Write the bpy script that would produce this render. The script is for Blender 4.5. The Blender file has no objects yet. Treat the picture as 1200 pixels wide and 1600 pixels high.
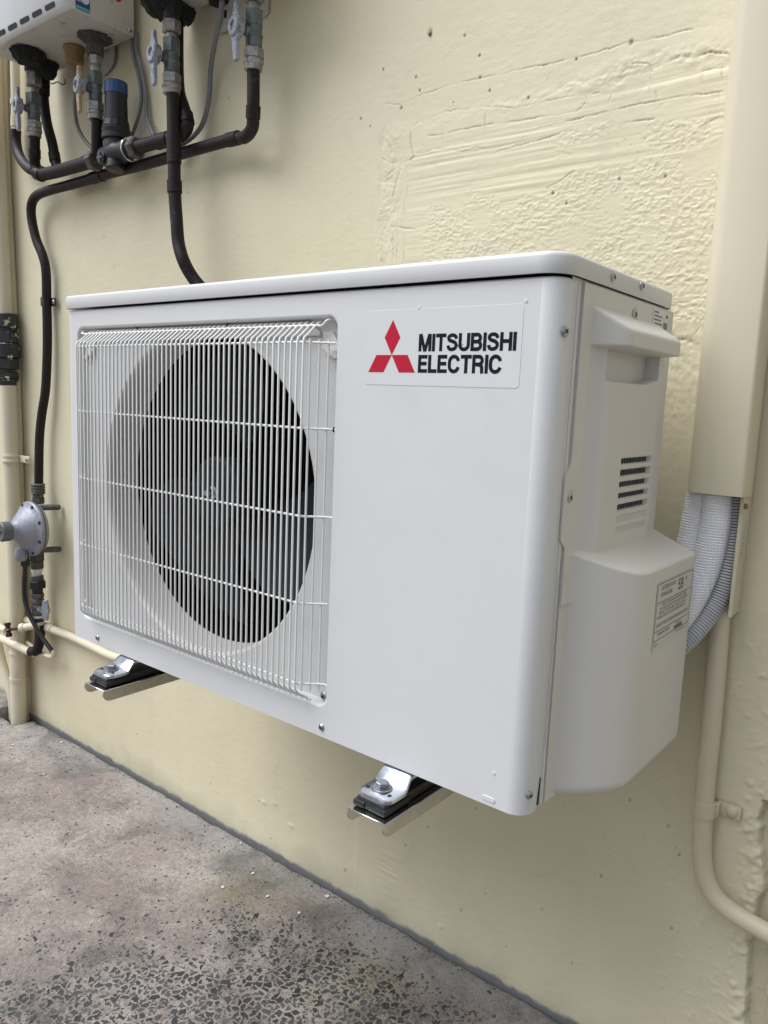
import bpy, bmesh, math, random
import numpy as np
from mathutils import Vector, Matrix
R = math.radians
random.seed(7)
SC = bpy.context.scene
COL = SC.collection
# ------------------------------------------------------------------ camera
CP = (1.10755, -0.62317, 0.38899); YAW, PIT, ROL, FPX = -0.66772, -0.14507, 0.04142, 1200.0
def _axes():
    f = Vector((math.sin(YAW)*math.cos(PIT), math.cos(YAW)*math.cos(PIT), math.sin(PIT)))
    r = Vector((math.cos(YAW), -math.sin(YAW), 0)); u = r.cross(f)
    return f, math.cos(ROL)*r + math.sin(ROL)*u, -math.sin(ROL)*r + math.cos(ROL)*u
FW, RT, UP = _axes()
cam = bpy.data.cameras.new('camera'); camo = bpy.data.objects.new('camera', cam); COL.objects.link(camo)
m = Matrix((RT, UP, -FW)).transposed().to_4x4(); m.translation = Vector(CP); camo.matrix_world = m
cam.sensor_fit = 'VERTICAL'; cam.sensor_height = 36; cam.lens = FPX/1600*36
cam.clip_start = 0.02; cam.clip_end = 300
SC.camera = camo
# ------------------------------------------------------------------ light
SUN_EL, SUN_AZ = R(58), R(-42)      # azimuth measured from -Y (in front of the wall) towards -X (left)
w = bpy.data.worlds.new('World'); SC.world = w; w.use_nodes = True
nt = w.node_tree; nt.nodes.clear()
sky = nt.nodes.new('ShaderNodeTexSky'); sky.sky_type = 'NISHITA'; sky.sun_disc = False
sdir = Vector((math.sin(SUN_AZ)*math.cos(SUN_EL), -math.cos(SUN_AZ)*math.cos(SUN_EL), math.sin(SUN_EL)))
sky.sun_elevation = SUN_EL; sky.sun_rotation = math.atan2(sdir.x, sdir.y)
sky.air_density = 1.0; sky.dust_density = 3.0; sky.ozone_density = 1.0
bg = nt.nodes.new('ShaderNodeBackground'); bg.inputs[1].default_value = 0.06
out = nt.nodes.new('ShaderNodeOutputWorld')
hs = nt.nodes.new('ShaderNodeHueSaturation'); hs.inputs['Saturation'].default_value = .45
nt.links.new(sky.outputs[0], hs.inputs['Color']); nt.links.new(hs.outputs[0], bg.inputs[0]); nt.links.new(bg.outputs[0], out.inputs[0])
sun = bpy.data.lights.new('sun', 'SUN'); sun.energy = 1.5; sun.angle = R(50); sun.color = (.86, .92, 1)
suno = bpy.data.objects.new('sun', sun); COL.objects.link(suno)
suno.rotation_euler = (-sdir).to_track_quat('-Z', 'Y').to_euler(); suno.location = (0, -2, 4)
SC.view_settings.view_transform = 'Standard'; SC.view_settings.look = 'None'
SC.view_settings.exposure = 1.3; SC.view_settings.gamma = 1

def at(px, py, y):
    """point on the plane Y=y (y metres in front of the unit's face) seen at a photo pixel"""
    d = FW*FPX + RT*(px-600) - UP*(py-800)
    t = (y-CP[1])/d.y
    return Vector(CP) + d*t
# ------------------------------------------------------------------ materials
def nodes(name):
    mt = bpy.data.materials.new(name); mt.use_nodes = True
    n = mt.node_tree; b = n.nodes['Principled BSDF']
    return mt, n, b
def N(n, t, **k):
    x = n.nodes.new(t)
    for a, v in k.items():
        if a in x.inputs: x.inputs[a].default_value = v
        else: setattr(x, a, v)
    return x
def noise(n, vec, scale, det=4, rough=.5, dist=0):
    x = N(n, 'ShaderNodeTexNoise'); x.inputs['Scale'].default_value = scale; x.inputs['Detail'].default_value = det
    x.inputs['Roughness'].default_value = rough; x.inputs['Distortion'].default_value = dist
    n.links.new(vec, x.inputs['Vector']); return x.outputs['Fac']
def ramp(n, src, stops, interp='LINEAR'):
    x = N(n, 'ShaderNodeValToRGB'); x.color_ramp.interpolation = interp
    e = x.color_ramp.elements
    while len(e) < len(stops): e.new(.5)
    for i, (p, c) in enumerate(stops):
        e[i].position = p; e[i].color = (c, c, c, 1) if isinstance(c, (int, float)) else (*c, 1)
    n.links.new(src, x.inputs[0]); return x.outputs[0]
def mix(n, fac, a, b, mode='MIX'):
    x = N(n, 'ShaderNodeMix'); x.data_type = 'RGBA'; x.blend_type = mode
    for s, v in ((0, fac), (6, a), (7, b)):
        if isinstance(v, (int, float)): x.inputs[s].default_value = v if s == 0 else (v, v, v, 1)
        elif isinstance(v, tuple): x.inputs[s].default_value = (*v, 1)
        else: n.links.new(v, x.inputs[s])
    return x.outputs[2]
def math_(n, op, a, b=0.0, clamp=False):
    x = N(n, 'ShaderNodeMath'); x.operation = op; x.use_clamp = clamp
    for i, v in enumerate((a, b)):
        if isinstance(v, (int, float)): x.inputs[i].default_value = v
        else: n.links.new(v, x.inputs[i])
    return x.outputs[0]
def bump(n, b, h, strength, dist):
    x = N(n, 'ShaderNodeBump'); x.inputs['Strength'].default_value = strength; x.inputs['Distance'].default_value = dist
    n.links.new(h, x.inputs['Height'])
    n.links.new(x.outputs[0], b.inputs['Normal']); return x
def objvec(n):
    t = N(n, 'ShaderNodeNewGeometry'); return t.outputs['Position']
def simple(name, col, rough=.5, metal=0, var=.12, vs=60, bs=.0, bscale=400, coat=0, dirt=None, spec=.5, ripple=0):
    """one colour with slight mottling, optional dirt patches and fine bump"""
    mt, n, b = nodes(name); v = objvec(n)
    f = noise(n, v, vs, 5, .6)
    c = mix(n, ramp(n, f, [(.3, 0.), (.7, 1.)]), tuple(max(0, x*(1-var)) for x in col), tuple(x*(1+var) for x in col))
    if dirt:
        dc, lo, hi, ds = dirt
        c = mix(n, ramp(n, noise(n, v, ds, 6, .65), [(lo, 0.), (hi, 1.)]), c, dc)
    n.links.new(c, b.inputs['Base Color'])
    b.inputs['Roughness'].default_value = rough; b.inputs['Metallic'].default_value = metal
    b.inputs['Coat Weight'].default_value = coat; b.inputs['Specular IOR Level'].default_value = spec
    rr = math_(n, 'ADD', math_(n, 'MULTIPLY', noise(n, v, vs*.7, 3), .16), rough-.08)
    n.links.new(rr, b.inputs['Roughness'])
    if bs:
        hh_ = noise(n, v, bscale, 3, .6)
        if ripple: hh_ = math_(n, 'ADD', hh_, math_(n, 'MULTIPLY', noise(n, v, 6, 2), ripple))
        bump(n, b, hh_, bs, .0006)
    return mt
M = {}
M['paint'] = simple('ivory_enamel', (.625, .622, .61), .34, var=.02, vs=7, bs=.10, bscale=900, ripple=22, dirt=((.53, .52, .49), .60, 1.0, 9))
M['plastic'] = simple('ivory_plastic', (.64, .622, .575), .42, var=.012, vs=6, bs=.12, bscale=1200)
M['wire'] = simple('coated_wire', (.76, .755, .72), .33, var=.02)
M['dark'] = simple('dark_interior', (.012, .012, .014), .6)
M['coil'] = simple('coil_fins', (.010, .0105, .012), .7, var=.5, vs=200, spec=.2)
M['fan'] = simple('fan_plastic', (.020, .022, .026), .6, var=.05, spec=.2)
M['sticker'] = simple('clear_film', (.635, .632, .62), .32, var=.01, vs=5)
M['red'] = simple('red_print', (.47, .010, .035), .5, var=.02, spec=.2)
M['ink'] = simple('black_print', (.006, .009, .018), .6, var=.02, spec=.15)
M['ink_soft'] = simple('grey_print', (.10, .10, .10), .5, var=.05)
M['label'] = simple('silver_label', (.60, .59, .55), .4, var=.02)
M['screw'] = simple('screw_zinc', (.42, .43, .46), .32, 1, var=.1, vs=300)
M['zinc'] = simple('bright_zinc', (.62, .66, .72), .22, 1, var=.10, vs=120, bs=.05)
M['steel'] = simple('stainless', (.60, .585, .56), .16, 1, var=.10, vs=40, bs=.04)
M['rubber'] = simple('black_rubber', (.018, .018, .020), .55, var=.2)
M['pipe'] = simple('brown_lagged_pipe', (.018, .0105, .0115), .5, var=.25, vs=90, bs=.25, bscale=300, dirt=((.055, .045, .04), .60, .75, 60), spec=.25)
M['blackplastic'] = simple('black_plastic', (.014, .0145, .017), .45, var=.25, vs=60, bs=.15, dirt=((.07, .07, .07), .58, .8, 60))
M['blue'] = simple('blue_cap', (.018, .065, .17), .45, var=.12, vs=50)
M['brassgrey'] = simple('weathered_brass', (.15, .175, .175), .42, .45, var=.22, vs=90, bs=.3, bscale=260, dirt=((.10, .10, .09), .5, .75, 70))
M['nut'] = simple('plated_nut', (.34, .33, .30), .42, .6, var=.25, vs=110, bs=.2, dirt=((.10, .085, .06), .5, .8, 90))
M['castgrey'] = simple('cast_handle', (.30, .32, .37), .6, .2, var=.3, vs=160, bs=.5, bscale=250, dirt=((.16, .15, .15), .54, .62, 120))
M['casttan'] = simple('peeled_handle', (.42, .32, .18), .7, 0, var=.3, vs=160, bs=.5, bscale=250, dirt=((.20, .13, .07), .5, .7, 90))
M['cable'] = simple('grey_cable', (.16, .16, .165), .5, var=.12)
M['sleeve'] = simple('perished_sleeve', (.07, .068, .066), .85, var=.5, vs=150, bs=.9, bscale=130)
M['foam'] = simple('black_foam', (.012, .012, .012), .9, var=.5, vs=150, bs=.9, bscale=160)
M['heater'] = simple('heater_enamel', (.66, .665, .67), .22, var=.03, vs=8, dirt=((.42, .40, .36), .66, .8, 22))
M['heaterbase'] = simple('heater_base', (.50, .48, .44), .5, var=.08, vs=20, dirt=((.24, .20, .16), .56, .72, 40))
M['brownplug'] = simple('tan_grommet', (.24, .15, .07), .6, var=.25, vs=120, bs=.3)
M['regulator'] = simple('aged_aluminium', (.27, .28, .32), .5, .3, var=.16, vs=180, bs=.5, bscale=320, dirt=((.20, .19, .18), .56, .75, 40))
M['greycap'] = simple('grey_cap', (.10, .11, .11), .5, var=.2)
M['fitting'] = simple('grubby_fitting', (.09, .083, .078), .6, .2, var=.4, vs=110, bs=.5, bscale=250, dirt=((.26, .25, .23), .58, .68, 120))
M['tape'] = simple('thread_tape', (.66, .65, .62), .6, var=.2, vs=200, bs=.5)
M['copper'] = simple('scorched_copper', (.30, .19, .13), .5, .4, var=.4, vs=120, dirt=((.55, .48, .34), .55, .65, 70))
M['copperdark'] = simple('brown_saddle', (.06, .035, .03), .5, .2, var=.3)
M['bronze'] = simple('dark_bronze', (.07, .035, .025), .35, .5, var=.4, vs=130)
M['insul'] = None
def cream(name, col=(.60, .53, .355), rough=.5):
    return simple(name, col, rough, var=.035, vs=10, bs=.25, bscale=220, dirt=(tuple(x*.72 for x in col), .62, .85, 14))
M['creampipe'] = cream('cream_painted_pipe', (.625, .565, .42), .42)
M['duct'] = simple('duct_paint', (.625, .56, .41), .34, var=.03, vs=6, bs=.06, bscale=500)
M['conduit'] = cream('conduit_paint', (.60, .535, .385), .42)
M['union'] = simple('black_union_paint_chips', (.022, .022, .024), .45, var=.3, vs=60, bs=.2, dirt=((.52, .48, .33), .585, .60, 38))
# white ribbed insulation
mt, n, b = nodes('white_insulation'); v = objvec(n); M['insul'] = mt
wz = N(n, 'ShaderNodeTexWave'); wz.wave_type = 'BANDS'; wz.bands_direction = 'Z'; wz.inputs['Scale'].default_value = 95; wz.inputs['Distortion'].default_value = .4
n.links.new(v, wz.inputs['Vector'])
wx = N(n, 'ShaderNodeTexWave'); wx.wave_type = 'BANDS'; wx.bands_direction = 'X'; wx.inputs['Scale'].default_value = 95; wx.inputs['Distortion'].default_value = .4
n.links.new(v, wx.inputs['Vector'])
h = math_(n, 'ADD', math_(n, 'MULTIPLY', wx.outputs['Fac'], .5), wz.outputs['Fac'])
n.links.new(ramp(n, h, [(.1, (.66, .66, .70)), (.6, (.86, .86, .89))]), b.inputs['Base Color'])
b.inputs['Roughness'].default_value = .6; bump(n, b, h, .5, .0012)
M['hose'] = simple('grey_corrugated', (.52, .525, .545), .42, var=.05)
M['hosegap'] = simple('hose_groove', (.09, .095, .11), .6)

# wall paint: cream over render, grime attribute from the mesh, bare grey render at the foot
mt, n, b = nodes('cream_wall_paint'); v = objvec(n); M['wall'] = mt
sep = N(n, 'ShaderNodeSeparateXYZ'); n.links.new(v, sep.inputs[0])
big = noise(n, v, 2.2, 4, .55)
c = mix(n, ramp(n, big, [(.3, 0.), (.7, 1.)]), (.625, .562, .388), (.687, .628, .448))
stk = N(n, 'ShaderNodeMapping'); stk.inputs['Scale'].default_value = (14, 14, 1.1); n.links.new(v, stk.inputs[0])
c = mix(n, math_(n, 'MULTIPLY', ramp(n, noise(n, stk.outputs[0], 1, 4, .6), [(.55, 0.), (.8, 1.)]), .22), c, (.50, .45, .32))
vo = N(n, 'ShaderNodeTexVoronoi'); vo.inputs['Scale'].default_value = 26; n.links.new(v, vo.inputs['Vector'])
sv = N(n, 'ShaderNodeSeparateColor'); n.links.new(vo.outputs['Color'], sv.inputs[0])
thr = math_(n, 'MULTIPLY', math_(n, 'GREATER_THAN', sv.outputs[0], .80), math_(n, 'ADD', math_(n, 'MULTIPLY', sv.outputs[1], .045), .018))
spk = math_(n, 'LESS_THAN', vo.outputs['Distance'], thr)
c = mix(n, math_(n, 'MULTIPLY', spk, .75), c, (.12, .10, .07))
vo2 = N(n, 'ShaderNodeTexVoronoi'); vo2.inputs['Scale'].default_value = 110; n.links.new(v, vo2.inputs['Vector'])
s2 = N(n, 'ShaderNodeSeparateColor'); n.links.new(vo2.outputs['Color'], s2.inputs[0])
reg = ramp(n, noise(n, v, 5, 3), [(.52, 0.), (.66, 1.)])
sp2 = math_(n, 'MULTIPLY', math_(n, 'MULTIPLY', math_(n, 'LESS_THAN', vo2.outputs['Distance'], .13), math_(n, 'GREATER_THAN', s2.outputs[0], .72)), reg)
c = mix(n, math_(n, 'MULTIPLY', sp2, .45), c, (.22, .18, .12))
spl = math_(n, 'MULTIPLY', ramp(n, noise(n, v, 330, 3, .7), [(.60, 0.), (.72, 1.)]), ramp(n, math_(n, 'ADD', math_(n, 'MULTIPLY', math_(n, 'ADD', sep.outputs[2], .56), 3), math_(n, 'MULTIPLY', noise(n, v, 6, 4), .6)), [(.35, 1.), (.95, 0.)]))
c = mix(n, math_(n, 'MULTIPLY', spl, .35), c, (.30, .27, .21))
c = mix(n, math_(n, 'MULTIPLY', ramp(n, noise(n, v, 13, 6, .7, .8), [(.56, 0.), (.70, 1.)]), .16), c, (.42, .38, .29))
at1 = N(n, 'ShaderNodeAttribute'); at1.attribute_name = 'grime'
c = mix(n, at1.outputs['Fac'], c, (.13, .105, .08))
edge = math_(n, 'ADD', sep.outputs[2], math_(n, 'MULTIPLY', math_(n, 'SUBTRACT', noise(n, v, 28, 5, .65), .5), .022))
foot = ramp(n, math_(n, 'MULTIPLY', math_(n, 'ADD', edge, .56), 10), [(.47, 1.), (.54, 0.)])
grey = mix(n, noise(n, v, 70, 5, .7), (.10, .105, .115), (.22, .225, .235))
c = mix(n, foot, c, grey)
foot2 = ramp(n, math_(n, 'ADD', math_(n, 'MULTIPLY', math_(n, 'ADD', sep.outputs[2], .56), 4), math_(n, 'MULTIPLY', noise(n, v, 9, 4), .5)), [(.38, 1.), (.62, 0.)])
c = mix(n, math_(n, 'MULTIPLY', foot2, .38), c, (.24, .225, .19))
n.links.new(c, b.inputs['Base Color'])
b.inputs['Roughness'].default_value = .48; b.inputs['Specular IOR Level'].default_value = .4
hb = math_(n, 'ADD', math_(n, 'MULTIPLY', noise(n, v, 520, 4, .7), .42), math_(n, 'MULTIPLY', noise(n, v, 80, 5, .65), .55))
hb = math_(n, 'ADD', hb, math_(n, 'MULTIPLY', spk, -.5))
bump(n, b, hb, .35, .0022)

# worn concrete with dark aggregate
mt, n, b = nodes('worn_aggregate_concrete'); v = objvec(n); M['concrete'] = mt
sep = N(n, 'ShaderNodeSeparateXYZ'); n.links.new(v, sep.inputs[0])
base = mix(n, ramp(n, noise(n, v, 5.5, 6, .62), [(.35, 0.), (.65, 1.)]), (.24, .19, .165), (.43, .37, .325))
base = mix(n, ramp(n, noise(n, v, 150, 6, .8), [(.36, .0), (.62, 1.)]), mix(n, .62, base, (.06, .052, .045)), base)
base = mix(n, math_(n, 'MULTIPLY', ramp(n, noise(n, v, 620, 3, .7), [(.55, 0.), (.72, 1.)]), .5), base, (.46, .44, .41))
# smooth grey cement strip beside the wall
fil = ramp(n, math_(n, 'ADD', math_(n, 'MULTIPLY', sep.outputs[1], 2), math_(n, 'MULTIPLY', noise(n, v, 7, 4), .5)), [(.80, 0.), (.95, 1.)])
base = mix(n, math_(n, 'MULTIPLY', fil, .7), base, mix(n, noise(n, v, 40, 6, .7), (.19, .185, .175), (.34, .335, .32)))
# moss
ms = N(n, 'ShaderNodeVectorMath'); ms.operation = 'DISTANCE'; n.links.new(v, ms.inputs[0]); ms.inputs[1].default_value = (.13, .27, -.517)
ms2 = N(n, 'ShaderNodeVectorMath'); ms2.operation = 'DISTANCE'; n.links.new(v, ms2.inputs[0]); ms2.inputs[1].default_value = (.45, .21, -.517)
mm = math_(n, 'MAXIMUM', ramp(n, ms.outputs['Value'], [(.0, 1.), (.14, 0.)]), ramp(n, ms2.outputs['Value'], [(.0, 1.), (.13, 0.)]))
mm = math_(n, 'MULTIPLY', mm, ramp(n, noise(n, v, 30, 5, .7), [(.35, .1), (.65, 1.)]))
base = mix(n, math_(n, 'MULTIPLY', mm, .7), base, (.17, .165, .065))
# big stains
base = mix(n, math_(n, 'MULTIPLY', ramp(n, noise(n, v, 9, 5, .6, .6), [(.50, 0.), (.68, 1.)]), .62), base, (.085, .075, .066))
# stones
wv = N(n, 'ShaderNodeVectorMath'); wv.operation = 'ADD'
nz = N(n, 'ShaderNodeTexNoise'); nz.inputs['Scale'].default_value = 90; nz.inputs['Detail'].default_value = 2; n.links.new(v, nz.inputs['Vector'])
sc_ = N(n, 'ShaderNodeVectorMath'); sc_.operation = 'SCALE'; sc_.inputs['Scale'].default_value = .008; n.links.new(nz.outputs['Color'], sc_.inputs[0])
n.links.new(v, wv.inputs[0]); n.links.new(sc_.outputs[0], wv.inputs[1])
def stones(scale, lo, key):
    a = N(n, 'ShaderNodeTexVoronoi'); a.feature = 'DISTANCE_TO_EDGE'; a.inputs['Scale'].default_value = scale; a.voronoi_dimensions = '2D'
    q = N(n, 'ShaderNodeTexVoronoi'); q.inputs['Scale'].default_value = scale; q.voronoi_dimensions = '2D'
    n.links.new(wv.outputs[0], a.inputs['Vector']); n.links.new(wv.outputs[0], q.inputs['Vector'])
    s = N(n, 'ShaderNodeSeparateColor'); n.links.new(q.outputs['Color'], s.inputs[0])
    return a.outputs['Distance'], s.outputs[0], s.outputs[1]
d1, r1, g1 = stones(92, .1, 0)
d2, r2, g2 = stones(165, .1, 0)
d3, r3, g3 = stones(300, .1, 0)
line = math_(n, 'ADD', math_(n, 'MULTIPLY', sep.outputs[0], 1.15), math_(n, 'MULTIPLY', sep.outputs[1], -.75))
wn = math_(n, 'MULTIPLY', math_(n, 'SUBTRACT', noise(n, v, 7, 5, .65), .5), .95)
wear = ramp(n, math_(n, 'ADD', math_(n, 'ADD', line, wn), .42), [(.36, 0.), (.66, 1.)])
nearwall = ramp(n, math_(n, 'ADD', sep.outputs[1], math_(n, 'MULTIPLY', wn, .06)), [(.22, 1.), (.33, 0.)])
wear = math_(n, 'MULTIPLY', wear, nearwall)
inv = math_(n, 'SUBTRACT', 1.0, wear)
keep1 = math_(n, 'GREATER_THAN', r1, math_(n, 'ADD', math_(n, 'MULTIPLY', inv, .95), .12))
lim1 = math_(n, 'ADD', math_(n, 'ADD', math_(n, 'MULTIPLY', g1, .17), .085), math_(n, 'MULTIPLY', inv, .12))
st1 = math_(n, 'MULTIPLY', math_(n, 'MULTIPLY', math_(n, 'SUBTRACT', d1, lim1), 26, True), keep1)
keep2 = math_(n, 'GREATER_THAN', r2, math_(n, 'ADD', math_(n, 'MULTIPLY', inv, .52), .42))
st1b = math_(n, 'MULTIPLY', math_(n, 'MULTIPLY', math_(n, 'SUBTRACT', d2, math_(n, 'ADD', math_(n, 'MULTIPLY', g2, .2), .10)), 24, True), keep2)
st1 = math_(n, 'MAXIMUM', st1, st1b)
lim2 = math_(n, 'ADD', math_(n, 'MULTIPLY', r3, .45), .10)
st2 = math_(n, 'MULTIPLY', math_(n, 'SUBTRACT', d3, lim2), 16, True)
st2 = math_(n, 'MULTIPLY', st2, ramp(n, noise(n, v, 9, 6, .7), [(.40, .05), (.60, .9)]))
scol = mix(n, g1, (.016, .017, .019), (.085, .085, .09))
c = mix(n, math_(n, 'MULTIPLY', st2, .75), base, (.06, .056, .055))
c = mix(n, st1, c, scol)
n.links.new(c, b.inputs['Base Color'])
n.links.new(math_(n, 'ADD', math_(n, 'MULTIPLY', st1, -.35), .85), b.inputs['Roughness'])
hh = math_(n, 'ADD', math_(n, 'MULTIPLY', st1, -.45), math_(n, 'ADD', math_(n, 'MULTIPLY', noise(n, v, 240, 5, .7), .8), math_(n, 'MULTIPLY', noise(n, v, 35, 4), .8)))
bump(n, b, hh, .75, .003)
M['roughstone'] = simple('rough_concrete', (.24, .215, .195), .9, var=.35, vs=60, bs=1, bscale=90, dirt=((.07, .065, .06), .5, .7, 30))
# ------------------------------------------------------------------ mesh helpers
class MB:
    def __init__(s): s.v = []; s.f = []
    def add(s, vs, fs):
        o = len(s.v); s.v += [Vector(p) for p in vs]; s.f += [tuple(i+o for i in f) for f in fs]; return s
    def ring(s, rings, closed=True, cap0=True, cap1=True):
        k = len(rings[0]); vs = [p for r in rings for p in r]; fs = []
        for i in range(len(rings)-1):
            for j in range(k if closed else k-1):
                a = i*k+j; b_ = i*k+(j+1) % k
                fs.append((a, b_, b_+k, a+k))
        if cap0: fs.append(tuple(range(k))[::-1])
        if cap1: fs.append(tuple(range((len(rings)-1)*k, len(rings)*k)))
        return s.add(vs, fs)
    def lathe(s, prof, o, axis, seg=24, caps=True, hexa=False, rot=0):
        """prof: list of (distance along axis, radius)"""
        a = Vector(axis).normalized(); t = Vector((0, 0, 1)) if abs(a.z) < .9 else Vector((1, 0, 0))
        u = a.cross(t).normalized(); w_ = a.cross(u); o = Vector(o); n_ = 6 if hexa else seg
        rs = [[o+a*d+(u*math.cos(2*math.pi*j/n_+rot)+w_*math.sin(2*math.pi*j/n_+rot))*r for j in range(n_)] for d, r in prof]
        return s.ring(rs, True, caps, caps)
    def tube(s, pts, r, seg=14, caps=True, radf=None):
        pts = [Vector(p) for p in pts]; rs = []; nrm = None
        for i, p in enumerate(pts):
            t = (pts[min(i+1, len(pts)-1)]-pts[max(i-1, 0)]).normalized()
            if nrm is None:
                nrm = t.orthogonal().normalized()
            nrm = (nrm-t*nrm.dot(t)).normalized(); bi = t.cross(nrm)
            rr = radf[i] if radf else r
            rs.append([p+(nrm*math.cos(2*math.pi*j/seg)+bi*math.sin(2*math.pi*j/seg))*rr for j in range(seg)])
        return s.ring(rs, True, caps, caps)
    def box(s, x0, x1, y0, y1, z0, z1, r=0, seg=2):
        bm = bmesh.new(); bmesh.ops.create_cube(bm, size=1)
        for v_ in bm.verts:
            v_.co = Vector(((x0+x1)/2+v_.co.x*(x1-x0), (y0+y1)/2+v_.co.y*(y1-y0), (z0+z1)/2+v_.co.z*(z1-z0)))
        if r: bmesh.ops.bevel(bm, geom=bm.edges[:], offset=r, segments=seg, affect='EDGES', profile=.5)
        bm.verts.index_update()
        s.add([v_.co.copy() for v_ in bm.verts], [tuple(x.index for x in f.verts) for f in bm.faces]); bm.free(); return s
    def prism(s, poly, d0, d1, fn, bev=0):
        """poly 2D outline, extruded d0..d1; fn(u,v,d)->3D"""
        k = len(poly)
        if bev:
            c = [sum(p[0] for p in poly)/k, sum(p[1] for p in poly)/k]
            ins = [offset_pt(poly, i, bev) for i in range(k)]
            rs = [[fn(*p, d0) for p in ins], [fn(*p, d0+(d1-d0)*.0+math.copysign(bev, d1-d0)) for p in poly],
                  [fn(*p, d1-math.copysign(bev, d1-d0)) for p in poly], [fn(*p, d1) for p in ins]]
        else:
            rs = [[fn(*p, d0) for p in poly], [fn(*p, d1) for p in poly]]
        return s.ring(rs)
def offset_pt(poly, i, d):
    k = len(poly); a = Vector(poly[i-1]); b_ = Vector(poly[i]); c = Vector(poly[(i+1) % k])
    area = sum(poly[j][0]*poly[(j+1) % k][1]-poly[(j+1) % k][0]*poly[j][1] for j in range(k))
    sg = 1 if area > 0 else -1
    e1 = (b_-a).normalized(); e2 = (c-b_).normalized()
    n1 = Vector((-e1.y, e1.x))*sg; n2 = Vector((-e2.y, e2.x))*sg
    nn = (n1+n2); nn = nn.normalized() if nn.length > 1e-6 else n1
    return tuple(b_+nn*d/max(.5, nn.dot(n1)))
def rrect(x0, x1, y0, y1, r, seg=6):
    pts = []
    for cx, cy, a0 in ((x1-r, y1-r, 0), (x0+r, y1-r, 90), (x0+r, y0+r, 180), (x1-r, y0+r, 270)):
        for i in range(seg+1):
            a = R(a0+90*i/seg); pts.append((cx+r*math.cos(a), cy+r*math.sin(a)))
    return pts
def smooth_path(pts, n_=8):
    """Catmull-Rom through the points"""
    P = [Vector(p) for p in pts]; P = [P[0]*2-P[1]]+P+[P[-1]*2-P[-2]]; o = []
    for i in range(1, len(P)-2):
        for j in range(n_):
            t = j/n_; a, b_, c, d = P[i-1:i+3]
            o.append(.5*((2*b_)+(c-a)*t+(2*a-5*b_+4*c-d)*t*t+(3*b_-a-3*c+d)*t**3))
    o.append(P[-2]); return o
WORG = {}
def finish(me, ang=32):
    bm = bmesh.new(); bm.from_mesh(me)
    bmesh.ops.recalc_face_normals(bm, faces=bm.faces)
    for f in bm.faces: f.smooth = True
    for e in bm.edges:
        if len(e.link_faces) == 2: e.smooth = e.calc_face_angle(0) < R(ang)
    bm.to_mesh(me); bm.free()
def obj(name, mb, mat, parent=None, origin=None, ang=32):
    o0 = WORG[parent.name] if parent else Vector(origin if origin is not None else (0, 0, 0))
    me = bpy.data.meshes.new(name); me.from_pydata([tuple(p-o0) for p in mb.v], [], mb.f)
    finish(me, ang)
    for mm_ in (mat if isinstance(mat, (list, tuple)) else [mat]): me.materials.append(mm_)
    o = bpy.data.objects.new(name, me); COL.objects.link(o)
    if parent: o.parent = parent
    else: o.location = o0
    WORG[o.name] = o0
    return o
def tag(o, label, cat, group=None, kind=None):
    if label: o['label'] = label
    if cat: o['category'] = cat
    if group: o['group'] = group
    if kind: o['kind'] = kind
    return o
def thing(name, loc, label, cat, group=None):
    o = bpy.data.objects.new(name, None); COL.objects.link(o); o.location = loc; o.empty_display_size = .02
    WORG[o.name] = Vector(loc); return tag(o, label, cat, group)
def copy_thing(o, loc, label, rz=0):
    r = o.copy(); COL.objects.link(r); r.location = loc; r.rotation_euler = (0, 0, rz); r['label'] = label
    for ch in o.children:
        c = ch.copy(); COL.objects.link(c); c.parent = r
        for g in ch.children:
            d = g.copy(); COL.objects.link(d); d.parent = c
    return r
# ------------------------------------------------------------------ noise for relief
def vnoise(X, Z, sx, sz, seed):
    rng = np.random.RandomState(seed); T = rng.rand(512, 512)
    u = X/sx+1000.37; v_ = Z/sz+1000.71
    iu = np.floor(u).astype(int); iv = np.floor(v_).astype(int); fu = u-iu; fv = v_-iv
    fu = fu*fu*(3-2*fu); fv = fv*fv*(3-2*fv)
    g = lambda a, b_: T[a % 512, b_ % 512]
    return (g(iu, iv)*(1-fu)+g(iu+1, iv)*fu)*(1-fv)+(g(iu, iv+1)*(1-fu)+g(iu+1, iv+1)*fu)*fv
def fbm(X, Z, sx, sz, seed, oc=4, g=.5):
    a = 1; t = 0; s = 0
    for i in range(oc):
        s = s+a*(vnoise(X, Z, sx/2**i, sz/2**i, seed+i)-.5); t += a; a *= g
    return s/t
def sstep(x, a, b_):
    t = np.clip((x-a)/(b_-a), 0, 1); return t*t*(3-2*t)
# ------------------------------------------------------------------ WALL
WY, GZ = .37, -.517
def lin(a, b_, s): return list(np.arange(a, b_-1e-9, s))
xs = lin(-3.5, -1.0, .05)+lin(-1.0, .2, .005)+lin(.2, .9, .00125)+lin(.9, 1.1, .002)+lin(1.1, 4.01, .05)
zs = lin(-.60, -.45, .003)+lin(-.45, .2, .0025)+lin(.2, .5, .003)+lin(.5, .93, .00125)+lin(.93, 1.25, .004)+lin(1.25, 2.9, .05)
xs = np.array(xs); zs = np.array(zs)
X, Z = np.meshgrid(xs, zs, indexing='ij')
H = fbm(X, Z, .35, .35, 3, 3)*.006+fbm(X, Z, .05, .05, 9, 3)*.0006+fbm(X, Z, .012, .006, 19, 2)*.0003
G = np.zeros_like(X)
def wp(q): p = at(q[0], q[1], WY); return (p.x, p.z)
A = lambda L: [(560+a/4, 60+b_/4) for a, b_ in L]
B = lambda L: [(840+a/4, 40+b_/4) for a, b_ in L]
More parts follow.
